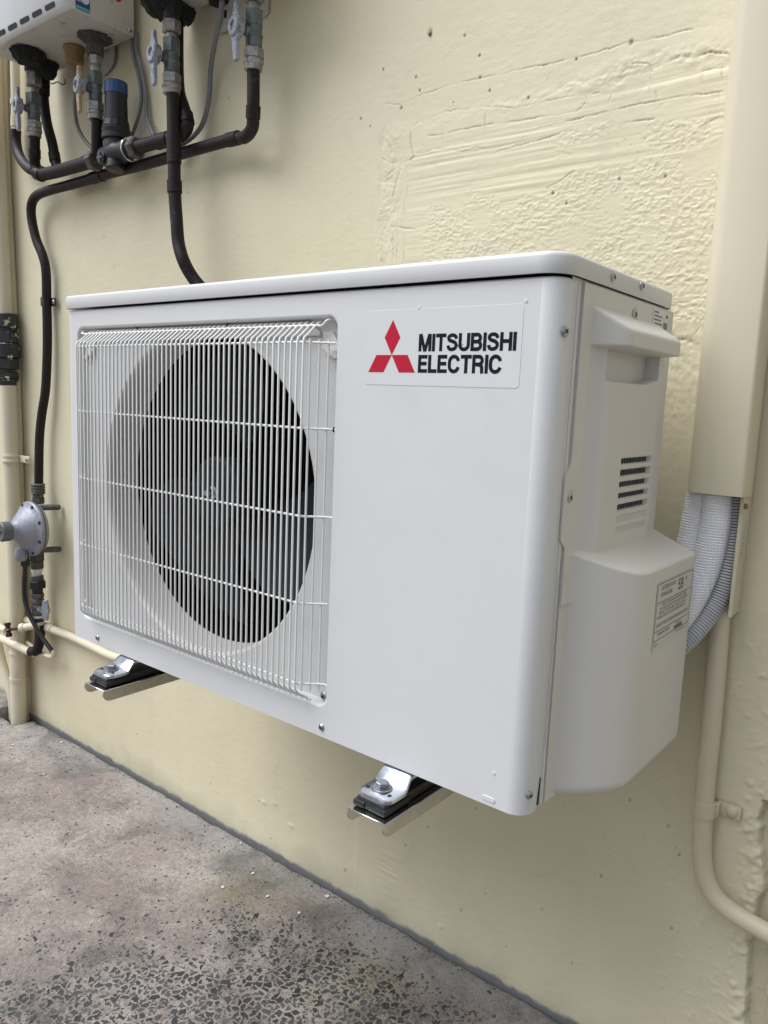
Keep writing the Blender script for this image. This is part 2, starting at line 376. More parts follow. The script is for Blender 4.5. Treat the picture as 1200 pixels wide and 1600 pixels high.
# stippled render area: its top edge and left edge
te = np.array([wp(q) for q in [(560, 330), (640, 330), (668, 312), (720, 298), (800, 312), (842, 298), (920, 255), (1000, 246), (1060, 236), (1130, 222), (1200, 200)]])
ztop = np.interp(X, te[:, 0], te[:, 1])+fbm(X, Z, .03, .03, 44, 3)*.03
xl = wp((668, 330))[0]
stip = sstep(ztop-Z, 0, .012)*sstep(X+fbm(X, Z, .03, .03, 54, 3)*.04, xl-.008, xl+.012)
band = np.array([wp(q) for q in B([(-60, 640), (130, 640), (400, 600), (560, 590), (1000, 590), (1160, 560)])])
bz = np.interp(X, band[:, 0], band[:, 1])
b2 = sstep(Z, bz-.045, bz-.034)*sstep(bz-Z, -.004, .004)*sstep(X, wp(B([(100, 640)])[0])[0], wp(B([(160, 640)])[0])[0])*sstep(vnoise(X, Z, .06, .03, 71), .32, .5)
stip = np.maximum(stip, b2*.9)
fade = sstep(Z, .30, .48)
rid = 1-np.abs(2*vnoise(X+.010*fbm(X, Z, .02, .02, 82, 2), Z+.25*X*.12, .0095, .0050, 81)-1)
rid2 = 1-np.abs(2*fbm(X+.008*fbm(X, Z, .012, .012, 83, 2), Z, .0062, .0036, 85, 2))*2
H += .75*stip*(.25+.75*fade)*((rid**2-.35)*.0010+(rid2**2-.35)*.0010)*sstep(vnoise(X, Z, .05, .04, 91), .05, .5)
# plaster patch with trowel strokes between the long crack and the stipple
up = np.array([wp(q) for q in [(560, 240), (590, 205), (660, 180), (700, 168), (860, 130), (985, 66), (1130, 30), (1200, 10)]])
zup = np.interp(X, up[:, 0], up[:, 1])
x0p = wp((597, 260))[0]
patch = sstep(zup-Z, .0, .02)*sstep(X, x0p-.003, x0p+.004)
tro = patch*(1-stip)*sstep(X, x0p+.04, x0p+.07)
st = fbm(X, Z-.0*X, .30, .0075, 101, 3, .6)
mid = sstep(zup-.035-Z, 0, .02)
H += tro*mid*(st*.0020+fbm(X, Z, .12, .003, 104, 2)*.0006)*(.4+vnoise(X, Z, .09, .03, 108))
H += patch*.0006
# crumbly vertical joint at the patch's left edge
vb = sstep(X+fbm(X, Z, .02, .02, 112, 3)*.012, x0p-.004, x0p+.0)*(1-sstep(X+fbm(X, Z, .03, .03, 113, 3)*.02, x0p+.032, x0p+.046))*sstep(zup+.01-Z, 0, .02)*sstep(Z, .35, .45)
pl = np.floor(vnoise(X, Z, .014, .022, 121)*4+fbm(X, Z, .008, .008, 122, 2)*1.2)/4
H += vb*((pl-.5)*.0022+fbm(X, Z, .006, .009, 131, 3)*.0016)
# rough upper ledge (broken plaster lumps) following L2 to the duct
le = np.array([wp(q) for q in A([(150, 470), (300, 540), (600, 420), (900, 390), (1060, 340)])+B([(230, 350), (500, 320), (600, 250), (860, 220), (1080, 180), (1190, 180)])])
lz = np.interp(X, le[:, 0], le[:, 1])
lump = patch*np.exp(-((Z-lz)/.014)**2)*sstep(vnoise(X, Z, .05, .03, 141), .25, .6)
H += lump*fbm(X, Z, .014, .008, 142, 4, .6)*.0036
# rough scabs beside the bottom right joint
jx = np.array([wp(q) for q in [(1185, 1300), (1195, 1380), (1172, 1450), (1168, 1520), (1163, 1620)]])
jxx = np.interp(-Z, -jx[:, 1], jx[:, 0])
jr = (Z < wp((1190, 1250))[1])
gro = jr*sstep(X+fbm(X, Z, .01, .012, 152, 3)*.010, jxx, jxx+.0025)*(1-sstep(X+fbm(X, Z, .012, .012, 153, 3)*.010, jxx+.022, jxx+.026))
H += -gro*.013; G = np.maximum(G, gro*.22)
scab = np.exp(-((X-jxx+.006)/.016)**2)*sstep(-Z, .02, .12)
H += scab*(1-gro)*(np.maximum(fbm(X, Z, .0075, .0065, 161, 3)+.04, 0)*.011)
cr = sstep(X, .80, .88)*sstep(.25-Z, 0, .2)
H += cr*(np.maximum(fbm(X, Z, .012, .009, 171, 3)-.16, 0)*.007)
def crack(poly, wd=.0013, dp=.0018, gr=.65, conv=True, jit=.0012, seed=0):
    global H, G
    rng = random.Random(seed+len(poly)*7+int(poly[0][0]))
    P = [wp(q) for q in poly] if conv else poly
    Q = [P[0]]; ph = 0; p0_ = rng.uniform(0, 6)
    for a, b_ in zip(P, P[1:]):
        L = math.hypot(b_[0]-a[0], b_[1]-a[1]); k = max(1, int(L/.006))
        for i in range(1, k+1):
            t = i/k; Q.append((a[0]+(b_[0]-a[0])*t+rng.uniform(-jit, jit), a[1]+(b_[1]-a[1])*t+rng.uniform(-jit, jit)))
    for a, b_ in zip(Q, Q[1:]):
        m_ = wd*2.5
        i0, i1 = np.searchsorted(xs, (min(a[0], b_[0])-m_, max(a[0], b_[0])+m_)); j0, j1 = np.searchsorted(zs, (min(a[1], b_[1])-m_, max(a[1], b_[1])+m_))
        if i1 <= i0 or j1 <= j0: continue
        x = X[i0:i1, j0:j1]; z = Z[i0:i1, j0:j1]; dx, dz = b_[0]-a[0], b_[1]-a[1]
        t = np.clip(((x-a[0])*dx+(z-a[1])*dz)/max(1e-12, dx*dx+dz*dz), 0, 1)
        d = np.hypot(x-a[0]-t*dx, z-a[1]-t*dz)*1.2; ph += math.hypot(dx, dz); f = np.clip(1-d/wd, 0, 1)*min(1, max(.12, .62+.42*math.sin(ph*75+p0_)+.3*math.sin(ph*190+p0_*3)+rng.uniform(-.25, .25)))
        H[i0:i1, j0:j1] = np.minimum(H[i0:i1, j0:j1], H[i0:i1, j0:j1]-f*dp*.6)
        G[i0:i1, j0:j1] = np.maximum(G[i0:i1, j0:j1], f*gr*.75)
crack(A([(170, 405), (260, 410), (380, 355), (540, 300), (700, 255), (850, 230), (1000, 190), (1200, 150)]), .0014, .0016, .38)
crack(B([(0, 250), (110, 225), (330, 180), (420, 150), (540, 110), (590, 100), (780, 70), (1000, 15), (1080, -5)]), .0015, .0018, .5)
crack(A([(400, 505), (550, 455), (740, 425), (1000, 430), (1200, 385)])+B([(150, 450), (380, 415)]), .0013, .0016, .38)
crack(A([(440, 605), (520, 600), (640, 570), (790, 540), (930, 525), (1200, 480)]), .0017, .002, .5, jit=.0006)
crack(B([(0, 570), (150, 555), (240, 540), (300, 480)]), .0012, .0015, .35)
crack(A([(370, 520), (320, 570), (325, 650), (345, 740), (270, 785), (240, 870), (210, 990)]), .0017, .0022, .55)
crack(A([(140, 745), (210, 775), (330, 760), (370, 720), (500, 690), (650, 705), (740, 685), (860, 695), (910, 665)]), .0013, .0017, .4)
crack(A([(810, 725), (960, 680), (1200, 615)]), .0016, .002, .5, jit=.0006)
crack(A([(790, 470), (790, 590)]), .0012, .0015, .5); crack(A([(930, 480), (928, 520)]), .0012, .0015, .5); crack(A([(540, 530), (520, 630)]), .0012, .0015, .5)
crack(A([(200, 1170), (280, 1190), (350, 1195)]), .0018, .0025, .6)
for L in ([(245, 1060), (240, 1420)], [(285, 1000), (285, 1400)], [(300, 800), (310, 900), (295, 1020)], [(130, 600), (125, 900), (140, 1200), (150, 1420)], [(215, 1210), (220, 1400)], [(260, 570), (265, 640), (200, 625)], [(160, 870), (240, 800)], [(170, 640), (210, 690)]):
    crack(A(L), .0012, .0016, .33)
crack(B([(105, 235), (75, 300), (50, 370)]), .0012, .0015, .35)
crack(B([(0, 640), (400, 545), (640, 490), (860, 450), (1160, 415)]), .0017, .0022, .42, jit=.0006)
crack(B([(0, 720), (130, 680)]), .0015, .002, .42); crack(B([(540, 605), (730, 585)]), .0016, .002, .5, jit=.0005)
crack(B([(500, 310), (590, 245), (640, 235), (700, 240), (720, 290)]), .0015, .002, .5)
crack(B([(720, 265), (830, 220), (880, 200)]), .0013, .002, .4)
crack(B([(920, 190), (980, 205), (1080, 165), (1180, 172), (1195, 180)]), .0024, .003, .75)
crack(B([(1040, 625), (1090, 600), (1145, 575)]), .0026, .003, .7); crack(B([(1040, 660), (1080, 640)]), .002, .003, .7)
crack(B([(230, 910), (150, 970), (60, 1020), (110, 1050)]), .0013, .0016, .5)
for L in ([(1030, 310), (1035, 365)], [(1155, 265), (1160, 340)], [(1035, 285), (1160, 265)], [(1135, 420), (1140, 470)], [(720, 540), (780, 490)], [(450, 470), (460, 430)], [(590, 430), (610, 400), (670, 390)], [(265, 490), (320, 490), (300, 450)], [(745, 460), (740, 410)]):
    crack(B(L), .0012, .0015, .45)
crack([(1044, 524), (1060, 529), (1092, 536)], .0022, .003, .9); crack([(1078, 530), (1095, 512)], .0014, .002, .8)
crack([(1050, 575), (1085, 590)], .0013, .002, .3); crack([(1045, 560), (1083, 553)], .0012, .002, .3)
crack([(1165, 1440), (1172, 1500), (1163, 1600)], .0022, .002, .55)
crack([(1000, 1290), (1008, 1310), (1018, 1335)], .0022, .0003, .25)
def speck(px, py, r_=.0022, gr=.95):
    global H, G
    x0, z0 = wp((px, py)); i0, i1 = np.searchsorted(xs, (x0-r_*2, x0+r_*2)); j0, j1 = np.searchsorted(zs, (z0-r_*2, z0+r_*2))
    d = np.hypot(X[i0:i1, j0:j1]-x0, (Z[i0:i1, j0:j1]-z0)*.8); f = np.clip(1.4-d/r_, 0, 1)
    G[i0:i1, j0:j1] = np.maximum(G[i0:i1, j0:j1], f*gr); H[i0:i1, j0:j1] -= f*.0012
for q in [(598, 108), (649, 120), (655, 141), (749, 120), (764, 141), (748, 86), (825, 152), (563, 185), (968, 280), (864, 302), (885, 318), (1040, 276), (725, 55), (900, 92)]: speck(*q, .0019)
xi, zi = wp((671, 54)); 
for q in [(670, 1292), (745, 1263), (635, 1320), (848, 1420), (1062, 1335), (722, 1422), (792, 1478), (1050, 1450), (760, 1396), (985, 1250), (895, 1505), (405, 1252), (610, 1180), (540, 1360), (330, 1225), (1045, 1290), (940, 1368)]: speck(*q, random.uniform(.0014, .0024), .6)
for q in [(690, 1447), (430, 1255), (412, 1253), (455, 1290), (905, 1260)]:
    x0_, z0_ = wp(q); H += np.exp(-((X-x0_)/.004)**2-((Z-z0_)/.003)**2)*.0022
for (px, py, r_) in [(671, 51, .0042), (986, 66, .003), (626, 168, .0026)]: speck(px, py, r_, .8)
nx, nz_ = len(xs), len(zs)
co = np.stack([X, WY-H, Z], -1).reshape(-1, 3)
I = np.arange(nx*nz_).reshape(nx, nz_)
quads = np.stack([I[:-1, :-1], I[1:, :-1], I[1:, 1:], I[:-1, 1:]], -1).reshape(-1, 4)
def gridmesh(name, co, quads, mat):
    me = bpy.data.meshes.new(name)
    me.vertices.add(len(co)); me.vertices.foreach_set('co', co.astype(np.float32).ravel())
    me.loops.add(quads.size); me.loops.foreach_set('vertex_index', quads.ravel().astype(np.int32))
    me.polygons.add(len(quads)); me.polygons.foreach_set('loop_start', np.arange(0, quads.size, 4, dtype=np.int32))
    me.polygons.foreach_set('use_smooth', np.ones(len(quads), dtype=bool))
    me.update(calc_edges=True); me.validate(); me.materials.append(mat)
    o = bpy.data.objects.new(name, me); COL.objects.link(o); return o
wall = gridmesh('rendered_wall', co, quads, M['wall'])
ga = wall.data.attributes.new('grime', 'FLOAT', 'POINT'); ga.data.foreach_set('value', G.astype(np.float32).ravel())
tag(wall, 'cream painted rendered house wall with cracked plaster patch', 'wall')
# wall body behind the face so that it has thickness
mb = MB().box(-3.5, 4.0, WY+.02, WY+.25, -.7, 2.9); obj('masonry', mb, M['conduit'], None).parent = wall
# ------------------------------------------------------------------ GROUND
gx = np.array(lin(-40, -4, 2.)+lin(-4, -1, .1)+lin(-1, 1.0, .006)+lin(1.0, 4, .1)+lin(4, 40.1, 2.))
gy = np.array(lin(-40, -2, 2.)+lin(-2, -.3, .05)+lin(-.3, .36, .006)+[.3605])
gX, gY = np.meshgrid(gx, gy, indexing='ij')
gH = fbm(gX, gY, .4, .4, 201, 3)*.004+fbm(gX, gY, .05, .05, 211, 3)*.0018
ed = sstep(gY, .350, .3605)
gH -= ed*(.0015+.006*np.maximum(fbm(gX, gY, .03, .5, 221, 3), 0))
Y2 = gY+ed*(fbm(gX, gY*0, .05, .5, 231, 4)*.010)
hole = (gX < -.862+fbm(gX, gY, .03, .03, 241, 3)*.02)*(gY > .31+fbm(gX, gY, .03, .03, 242, 3)*.02)
gco = np.stack([gX, Y2, GZ+gH-hole*.05], -1).reshape(-1, 3)
I = np.arange(gX.size).reshape(gX.shape)
quads = np.stack([I[:-1, :-1], I[1:, :-1], I[1:, 1:], I[:-1, 1:]], -1).reshape(-1, 4)
ground = gridmesh('ground', gco, quads, M['concrete']); tag(ground, 'worn concrete yard with exposed dark stones', None, kind='structure'); 
soil = obj('soil', MB().box(-40, 40, .30, .46, -.62, GZ-.012), M['rubber'], None); tag(soil, 'dark gap of earth at the foot of the wall', None, kind='structure')
# rough raised block at far left
mb = MB(); bx0, bx1, by0, by1 = -1.5, -.935, .16, .362
nxx, nyy = 60, 24; vv = []; ff = []
for i in range(nxx+1):
    for j in range(nyy+1):
        x = bx0+(bx1-bx0)*i/nxx; y = by0+(by1-by0)*j/nyy
        z = GZ+.034+random.uniform(-.0025, .0025)
        if i > nxx-3: z -= (i-(nxx-3))*.004
        if i == nxx: z = GZ-.05
        if j == 0: z = GZ-.05
        vv.append((x+random.uniform(-.003, .003), y, z))
for i in range(nxx):
    for j in range(nyy):
        a = i*(nyy+1)+j; ff.append((a, a+nyy+1, a+nyy+2, a+1))
mb.add(vv, ff)
tag(obj('concrete_block', mb, M['roughstone'], None, (-1.2, .26, GZ)), 'rough raised concrete block against the wall at the far left', 'concrete block')
# flakes on the ground
fl = [(348, 1387, .0045), (376, 1318, .0028), (395, 1365, .0035), (418, 1401, .003), (511, 1401, .0045), (467, 1427, .003), (20, 1164, .004), (68, 1210, .003), (96, 1160, .004)]
for i, (px, py, r_) in enumerate(fl):
    d = FW*FPX+RT*(px-600)-UP*(py-800); t = (GZ+.001-CP[2])/d.z; p = Vector(CP)+d*t
    if p.y > .355: p.y = .352
    k = random.randint(5, 7); pts = [(math.cos(2*math.pi*j/k)*r_*random.uniform(.6, 1.1), math.sin(2*math.pi*j/k)*r_*random.uniform(.6, 1.1)) for j in range(k)]
    mb = MB().prism(pts, 0, .0012, lambda a, b_, c_: (p.x+a, p.y+b_, p.z+c_+.0005))
    FLN = ['largest white flake, in the mossy patch below the middle of the unit', 'white flake beside the wall, under the panel grille corner', 'white flake on bare concrete between moss and wall', 'small white flake just above the dark stones', 'white flake hard against the dark strip at the wall', 'white flake nearest the camera below the right bracket', 'white flake at the far left edge of the concrete', 'white flake on pale concrete left of the left bracket', 'tiny white flake by the foot of the downpipe']
    tag(obj('paint_flake', mb, M['tape'], None, (p.x, p.y, p.z)), FLN[i], 'flake', 'white flakes scattered on the concrete')
# ------------------------------------------------------------------ helpers for hardware
def two(name, mb, k, mats, parent, origin=None, ang=32):
    """faces from index k on take the second material"""
    o = obj(name, mb, mats, parent, origin, ang)
    idx = [0]*k+[1]*(len(mb.f)-k); o.data.polygons.foreach_set('material_index', idx); return o
def screw(parent, p, axis, r=.0045, name='screw'):
    a = Vector(axis).normalized(); p = Vector(p)
    mb = MB().lathe([(0, r*1.05), (.0008, r*1.05), (.0012, r*.95), (.0022, r*.72), (.0026, r*.35)], p, a, 20)
    k = len(mb.f); t = Vector((0, 0, 1)) if abs(a.z) < .9 else Vector((1, 0, 0)); u = a.cross(t).normalized(); v_ = a.cross(u)
    ang = random.uniform(0, 1.5); u, v_ = u*math.cos(ang)+v_*math.sin(ang), -u*math.sin(ang)+v_*math.cos(ang)
    for d, e in ((u, v_), (v_, u)):
        q = [p+a*.0018+d*s*r*.5+e*q_*r*.11 for s, q_ in ((-1, -1), (1, -1), (1, 1), (-1, 1))]; q2 = [x+a*.0011 for x in q]
        mb.ring([q, q2])
    return two(name, mb, k, [M['screw'], M['dark']], parent)
def zipring(mb, A_, B_, c):
    """bridge two closed rings of different count lying round centre c (x,z)"""
    def key(p): return math.atan2(p.z-c[1], p.x-c[0])
    A_ = sorted(A_, key=key); B_ = sorted(B_, key=key); o = len(mb.v); na, nb = len(A_), len(B_); mb.v += A_+B_
    i = j = 0
    while i < na or j < nb:
        ka = key(A_[i+1]) if i+1 < na else key(A_[0])+2*math.pi if i < na else 1e9
        kb = key(B_[j+1]) if j+1 < nb else key(B_[0])+2*math.pi if j < nb else 1e9
        if i < na and (ka <= kb or j >= nb): mb.f.append((o+i % na, o+(i+1) % na, o+na+j % nb)); i += 1
        else: mb.f.append((o+i % na, o+na+(j+1) % nb, o+na+j % nb)); j += 1
# ------------------------------------------------------------------ AIR CONDITIONER OUTDOOR UNIT
U = thing('outdoor_air_conditioner', (.4, .136, 0), 'ivory air conditioner outdoor unit with wire fan grille and red three-diamond logo', 'air conditioner')
ZT = .5012
HX0, HX1, HZ0, HZ1 = .0235, .5445, .0345, .4775
# front panel: folded sheet in plan, with rounded right corner
prof = []
for a in range(0, 91, 15): prof.append((.006-.006*math.cos(R(a)), .006-.006*math.sin(R(a)), -math.cos(R(a)), -math.sin(R(a))))
prof = [(0, .024, -1, 0)]+prof; iflat = len(prof)-1
for a in range(0, 91, 9): prof.append((.781+.019*math.sin(R(a)), .019-.019*math.cos(R(a)), math.sin(R(a)), -math.cos(R(a))))
prof.append((.8, .0235, 1, 0))
rows = [(.0, .0), (.0008, 0), (ZT-.003, 0)]+[(ZT-.003+.003*math.sin(R(a)), .003*(1-math.cos(R(a)))) for a in (30, 60, 90)]+[(ZT, .010)]
mb = MB(); k = len(prof)
for (z, off) in rows:
    mb.v += [Vector((x-nx_*off, y-ny_*off, z)) for x, y, nx_, ny_ in prof]
for i in range(len(rows)-1):
    for j in range(k-1):
        if i == 1 and j == iflat: continue
        mb.f.append((i*k+j, i*k+j+1, (i+1)*k+j+1, (i+1)*k+j))
# bottom hem
mb.ring([[Vector((x, y, 0)) for x, y, _, _ in prof], [Vector((x-nx_*.009, y-ny_*.009, .0)) for x, y, nx_, ny_ in prof]], closed=False, cap0=False, cap1=False)
def hole(ins, y, r): return [Vector((p[0], y, p[1])) for p in rrect(HX0+ins, HX1-ins, HZ0+ins, HZ1-ins, r, 8)]
rings = [hole(0, 0, .014)]
for a in (30, 60, 90): rings.append(hole(.003*math.sin(R(a)), .003*(1-math.cos(R(a))), .013))
rings += [hole(.0038, .0105, .0120), hole(.0042, .0125, .0115), hole(.0048, .0135, .011)]
mb.ring(rings, True, False, False)
# flat face with the hole
O = [Vector((.781, 0, ZT-.003)), Vector((.006, 0, ZT-.003)), Vector((.006, 0, .0008)), Vector((.781, 0, .0008))]; hp = rings[0]; o = len(mb.v); mb.v += O+hp; q = len(hp)//4
for c_ in range(4):
    for j in range(q-1): mb.f.append((o+c_, o+4+c_*q+j, o+4+c_*q+j+1))
    mb.f.append((o+c_, o+4+c_*q+q-1, o+4+((c_+1) % 4)*q, o+(c_+1) % 4))
# recess floor down to the bell mouth
CX, CZ, RO, RI = .2905, .256, .2165, .2110
circ = lambda r, y, n_=96: [Vector((CX+r*math.cos(2*math.pi*i/n_), y, CZ+r*math.sin(2*math.pi*i/n_))) for i in range(n_)]
fr = []
for a0_, b0_ in zip(rings[-1], rings[-1][1:]+rings[-1][:1]):
    k_ = max(1, int((b0_-a0_).length/.012)); fr += [a0_.lerp(b0_, i/k_) for i in range(k_)]
zipring(mb, fr, circ(RO, .0135), (CX, CZ))
front = obj('front_panel', mb, M['paint'], U, ang=40)
bm_ = MB(); rs = [circ(RO, .0135)]
rs += [circ(RI+(RO-RI)*(1-math.sin(R(a))), .0135+.012*(1-math.cos(R(a))), 96) for a in (15, 35, 55, 75, 90)]
rs += [circ(RI, .04), circ(RI-.001, .064), circ(RI+.003, .066)]
bm_.ring(rs, True, False, False); obj('fan_shroud', bm_, M['plastic'], U, ang=50)
# embossed details
mb = MB().prism(rrect(.7535, .7685, .0045, .0095, .0024, 6), 0, -.0007, lambda a, b_, d: (a, d, b_), .0003); obj('embossed_tab', mb, M['paint'], front)
for (px, py) in ((655, 481), (822, 470), (772, 1208)):
    p = at(px, py, 0); mb = MB().lathe([(0, .0020), (.0005, .0019), (.0007, .0009)], p+Vector((0, .0001, 0)), (0, -1, 0), 12); obj('pip', mb, M['paint'], front)
screw(U, (.0690, 0, .0112), (0, -1, 0), .0042); screw(U, (.5375, 0, .0118), (0, -1, 0), .0040)
screw(U, (.7992, .0128, .4548), (1, -.35, 0), .0046); screw(U, (.7985, .0115, .0205), (1, -.35, 0), .0040)
# cabinet shell and inside
mb = MB()
Vt = [(.0015, .022), (.0015, .272), (.7985, .272), (.7985, .022)]
mb.ring([[Vector((x, y, .0012)) for x, y in Vt], [Vector((x, y, ZT+.002)) for x, y in Vt]], closed=False, cap0=False, cap1=False)
mb.add([(x, y, .0012) for x, y in Vt], [(0, 1, 2, 3)])
obj('cabinet', mb, M['paint'], U)
mb = MB().box(.004, .795, .024, .269, ZT-.004, ZT+.0040); obj('cabinet_top', mb, M['dark'], U)
mb = MB().box(.012, .560, .246, .256, .01, .49); k0 = len(mb.f)
mb.box(.008, .012, .03, .256, .01, .49); mb.box(.012, .56, .03, .246, .004, .010); mb.box(.012, .56, .03, .246, .49, .494)
obj('coil', mb, M['coil'], U)
mb = MB()
for i in range(34): mb.box(.02+.016*i, .0204+.016*i, .2445, .246, .012, .488)
obj('coil_fins', mb, M['coil'], U)
obj('partition', MB().box(.560, .563, .03, .256, .01, .49), M['blackplastic'], U)
mb = MB()
CLX = at(316, 700, .242).x
for i in range(40):
    z = .03+i*.0115
    mb.box(CLX, CLX+.0022, .2410, .2442, z, z+.0035)
obj('fin_clip_row', mb, M['insul'], U)
mb = MB().box(.515, .558, .12, .20, .15, .40, .004).box(.505, .555, .13, .19, .05, .13, .004); obj('wiring_box', mb, M['greycap'], U)
mb = MB().tube(smooth_path([(.53, .15, .36), (.49, .17, .33), (.48, .18, .26), (.50, .17, .20), (.54, .16, .18)]), .006); obj('wiring_loom', mb, M['cable'], U)
# fan: hub and three broad blades
fan = obj('fan_hub', MB().lathe([(-.03, .030), (.02, .046), (.055, .048), (.058, .044)], (CX, .10, CZ), (0, -1, 0), 40), M['fan'], U)
obj('hub_nut', MB().lathe([(0, .009), (.003, .009), (.0035, .0065), (.010, .006), (.016, .004), (.017, .003)], (CX, .042, CZ), (0, -1, 0), 6, hexa=False), M['zinc'], U)
for b in range(3):
    rs = []; nr, na = 14, 16
    for i in range(nr+1):
        r_ = .046+(.200-.046)*i/nr; row = []
        sweep = .55*(i/nr)**1.4; wdt = .55+.32*math.sin(math.pi*min(1, i/nr*.75))
        for j in range(na+1):
            t = j/na; th = R(203+120*b)+sweep+(t-.5)*2*wdt*.78
            y = .088+(.5-t)*-.060*(1-.35*i/nr)+.016*math.sin(math.pi*t)
            row.append(Vector((CX+r_*math.cos(th), y, CZ+r_*math.sin(th))))
        rs.append(row)
    mb = MB(); mb.ring(rs, closed=False, cap0=False, cap1=False)
    mb2 = [[p+Vector((0, .0028, 0)) for p in row] for row in rs]; mb.ring(mb2, closed=False, cap0=False, cap1=False)
    brd = lambda g: [g[0][j] for j in range(na+1)]+[g[i][na] for i in range(1, nr+1)]+[g[nr][j] for j in range(na-1, -1, -1)]+[g[i][0] for i in range(nr-1, 0, -1)]
    mb.ring([brd(rs), brd(mb2)], True, False, False)
    obj('fan_blade', mb, M['fan'], U, ang=60)
# wire grille
GY = -.0185; WR = .00128
S_ = .00933; fx = [.0535+S_*i for i in range(50)]
gmb = MB()
def vwire(x, y, long=True):
    if long:
        pts = [(x, .0065, .4705), (x, .0005, .4665), (x, -.0115, .4560), (x, y+.0012, .4520), (x, y, .4470), (x, y, .25), (x, y, .0600), (x, y+.001, .0545), (x, -.0115, .0480), (x, .0020, .0395), (x, .0080, .0365)]
    else:
        pts = [(x, y, .4510), (x, y, .25), (x, y, .0535)]
    gmb.tube(pts, WR, 8)
for x in fx: vwire(x, GY)
xr, xl_ = fx[-1], fx[0]
flank = [(xr+.0052, GY+.0052), (xr+.0122, GY+.0124), (xr+.0195, GY+.0192)]
for x, y in flank: vwire(x, y, False)
for x, y in [(xl_-.0070, GY+.0066), (xl_-.0140, GY+.0132), (xl_-.0205, GY+.0185)]: vwire(x, y, False)
for z in (.4470, .3544, .2568, .1570, .0620):
    ex = HX1-.0035 if z in (.3544, .2568) else xr+.0262
    pts = [(HX0+.0045, .006, z), (xl_-.0205, GY+.0208, z), (xl_-.001, GY+.0030, z), (xl_+.004, GY+.0022, z), (xr-.004, GY+.0022, z), (xr+.001, GY+.0030, z), (xr+.0230, GY+.0208, z), (ex, GY+.0225, z)]
    if z == .0620:
        e = Vector(pts[-1]); pts = pts[:-1]+[e, e+Vector((.0035, .001, -.001)), e+Vector((.0058, .002, -.004)), e+Vector((.0062, .004, -.012)), e+Vector((.0045, .005, -.0165)), e+Vector((.0010, .005, -.0185)), e+Vector((-.0025, .005, -.0165))]
    gmb.tube(pts, .0014, 8)
# top and bottom return wires, with the little hooks at the corners
gmb.tube([(HX0+.012, .0125, .4740), (HX0+.010, .006, .4715), (HX0+.014, .000, .4670), (HX0+.022, .0015, .4662), (xr, .0015, .4662), (xr+.006, .0015, .4655), (xr+.0105, .001, .4668), (xr+.0135, .002, .4705), (xr+.0170, .004, .4728), (xr+.0250, .0085, .4720)], .0015, 8)
gmb.tube([(HX0+.018, .0035, .0382), (xr+.004, .0035, .0382)], .0014, 8)
obj('fan_grille', gmb, M['wire'], U, ang=60)
p = at(505, 1088, .006); screw(U, (p.x, .0075, p.z), (0, -1, 0), .0052)
obj('screw_boss', MB().lathe([(0, .0065), (.0055, .0055)], (p.x, .0132, p.z), (0, -1, 0), 20), M['plastic'], U)
for z in (.3544, ):
    obj('wire_socket', MB().lathe([(0, .0030), (.0006, .0030)], (HX1-.0046, .0035, z), (-1, 0, 0), 16), M['dark'], front)
obj('wire_socket', MB().lathe([(0, .0032), (.0006, .0032)], (xr+.0262, .0132, .4722), (0, -1, 0), 16), M['dark'], front)
# plastic guide strip under the top of the grille and the corner guides
mb = MB().prism([(HX0+.030, .4685), (HX0+.046, .4722), (.4885, .4722), (.508, .4605), (.508, .4560), (HX0+.030, .4560)], .0133, .0095, lambda a, b_, d: (a, d, b_), .0006)
obj('guide_strip', mb, M['plastic'], U)
for x0 in (.16, .35): obj('guide_notch', MB().box(x0, x0+.004, .0090, .0132, .4690, .4735), M['dark'], U)
for sx, cx in ((1, .5370), (-1, .0310)):
    f_ = lambda a, b_, d, sx=sx, cx=cx: (cx+sx*a, d, b_)
    mb = MB().prism([(-.026, .4600), (-.010, .4600), (.0, .4440), (.0, .4250), (-.004, .4240), (-.022, .4440)], .0133, .0100, f_, .0006)
    mb.prism([(-.020, .4500), (-.004, .4400), (-.0005, .4320), (-.004, .4300), (-.024, .4420)], .0100, .0060, f_, .0008)
    obj('corner_guide', mb, M['plastic'], U)
# lid
def lidring(off, z):
    a = -.003+off; b_ = .803-off; y0 = -.004+off; y1 = .2765-off; pts = []
    for (cx, cy, a0, r_) in ((b_, y0, 270, .026), (b_, y1, 0, .010), (a, y1, 90, .010), (a, y0, 180, .007)):
        r_ = max(.002, r_-off); sx = -1 if cx > .4 else 1; sy = 1 if cy < .1 else -1
        for i in range(9):
            t = R(a0+90*i/8); pts.append(Vector((cx+sx*r_+r_*math.cos(t), cy+sy*r_+r_*math.sin(t), z)))
    return pts
mb = MB(); LB, LT = .5030, .5222
mb.ring([lidring(.0035, LB+.004), lidring(.0012, LB+.0003), lidring(.0004, LB), lidring(0, LB+.0006), lidring(0, LT-.0045)]+[lidring(.0045*(1-math.cos(R(a))), LT-.0045+.0045*math.sin(R(a))) for a in (22, 45, 67, 90)], True, True, True)
lid = obj('lid', mb, M['paint'], U, ang=40)
for q in ((957, 433), (1002, 447)):
    p = at(q[0], q[1], .1)
    d = FW*FPX+RT*(q[0]-600)-UP*(q[1]-800); t = (.803-CP[0])/d.x; p = Vector(CP)+d*t; screw(lid, (.803, p.y, p.z), (1, 0, 0), .0044)
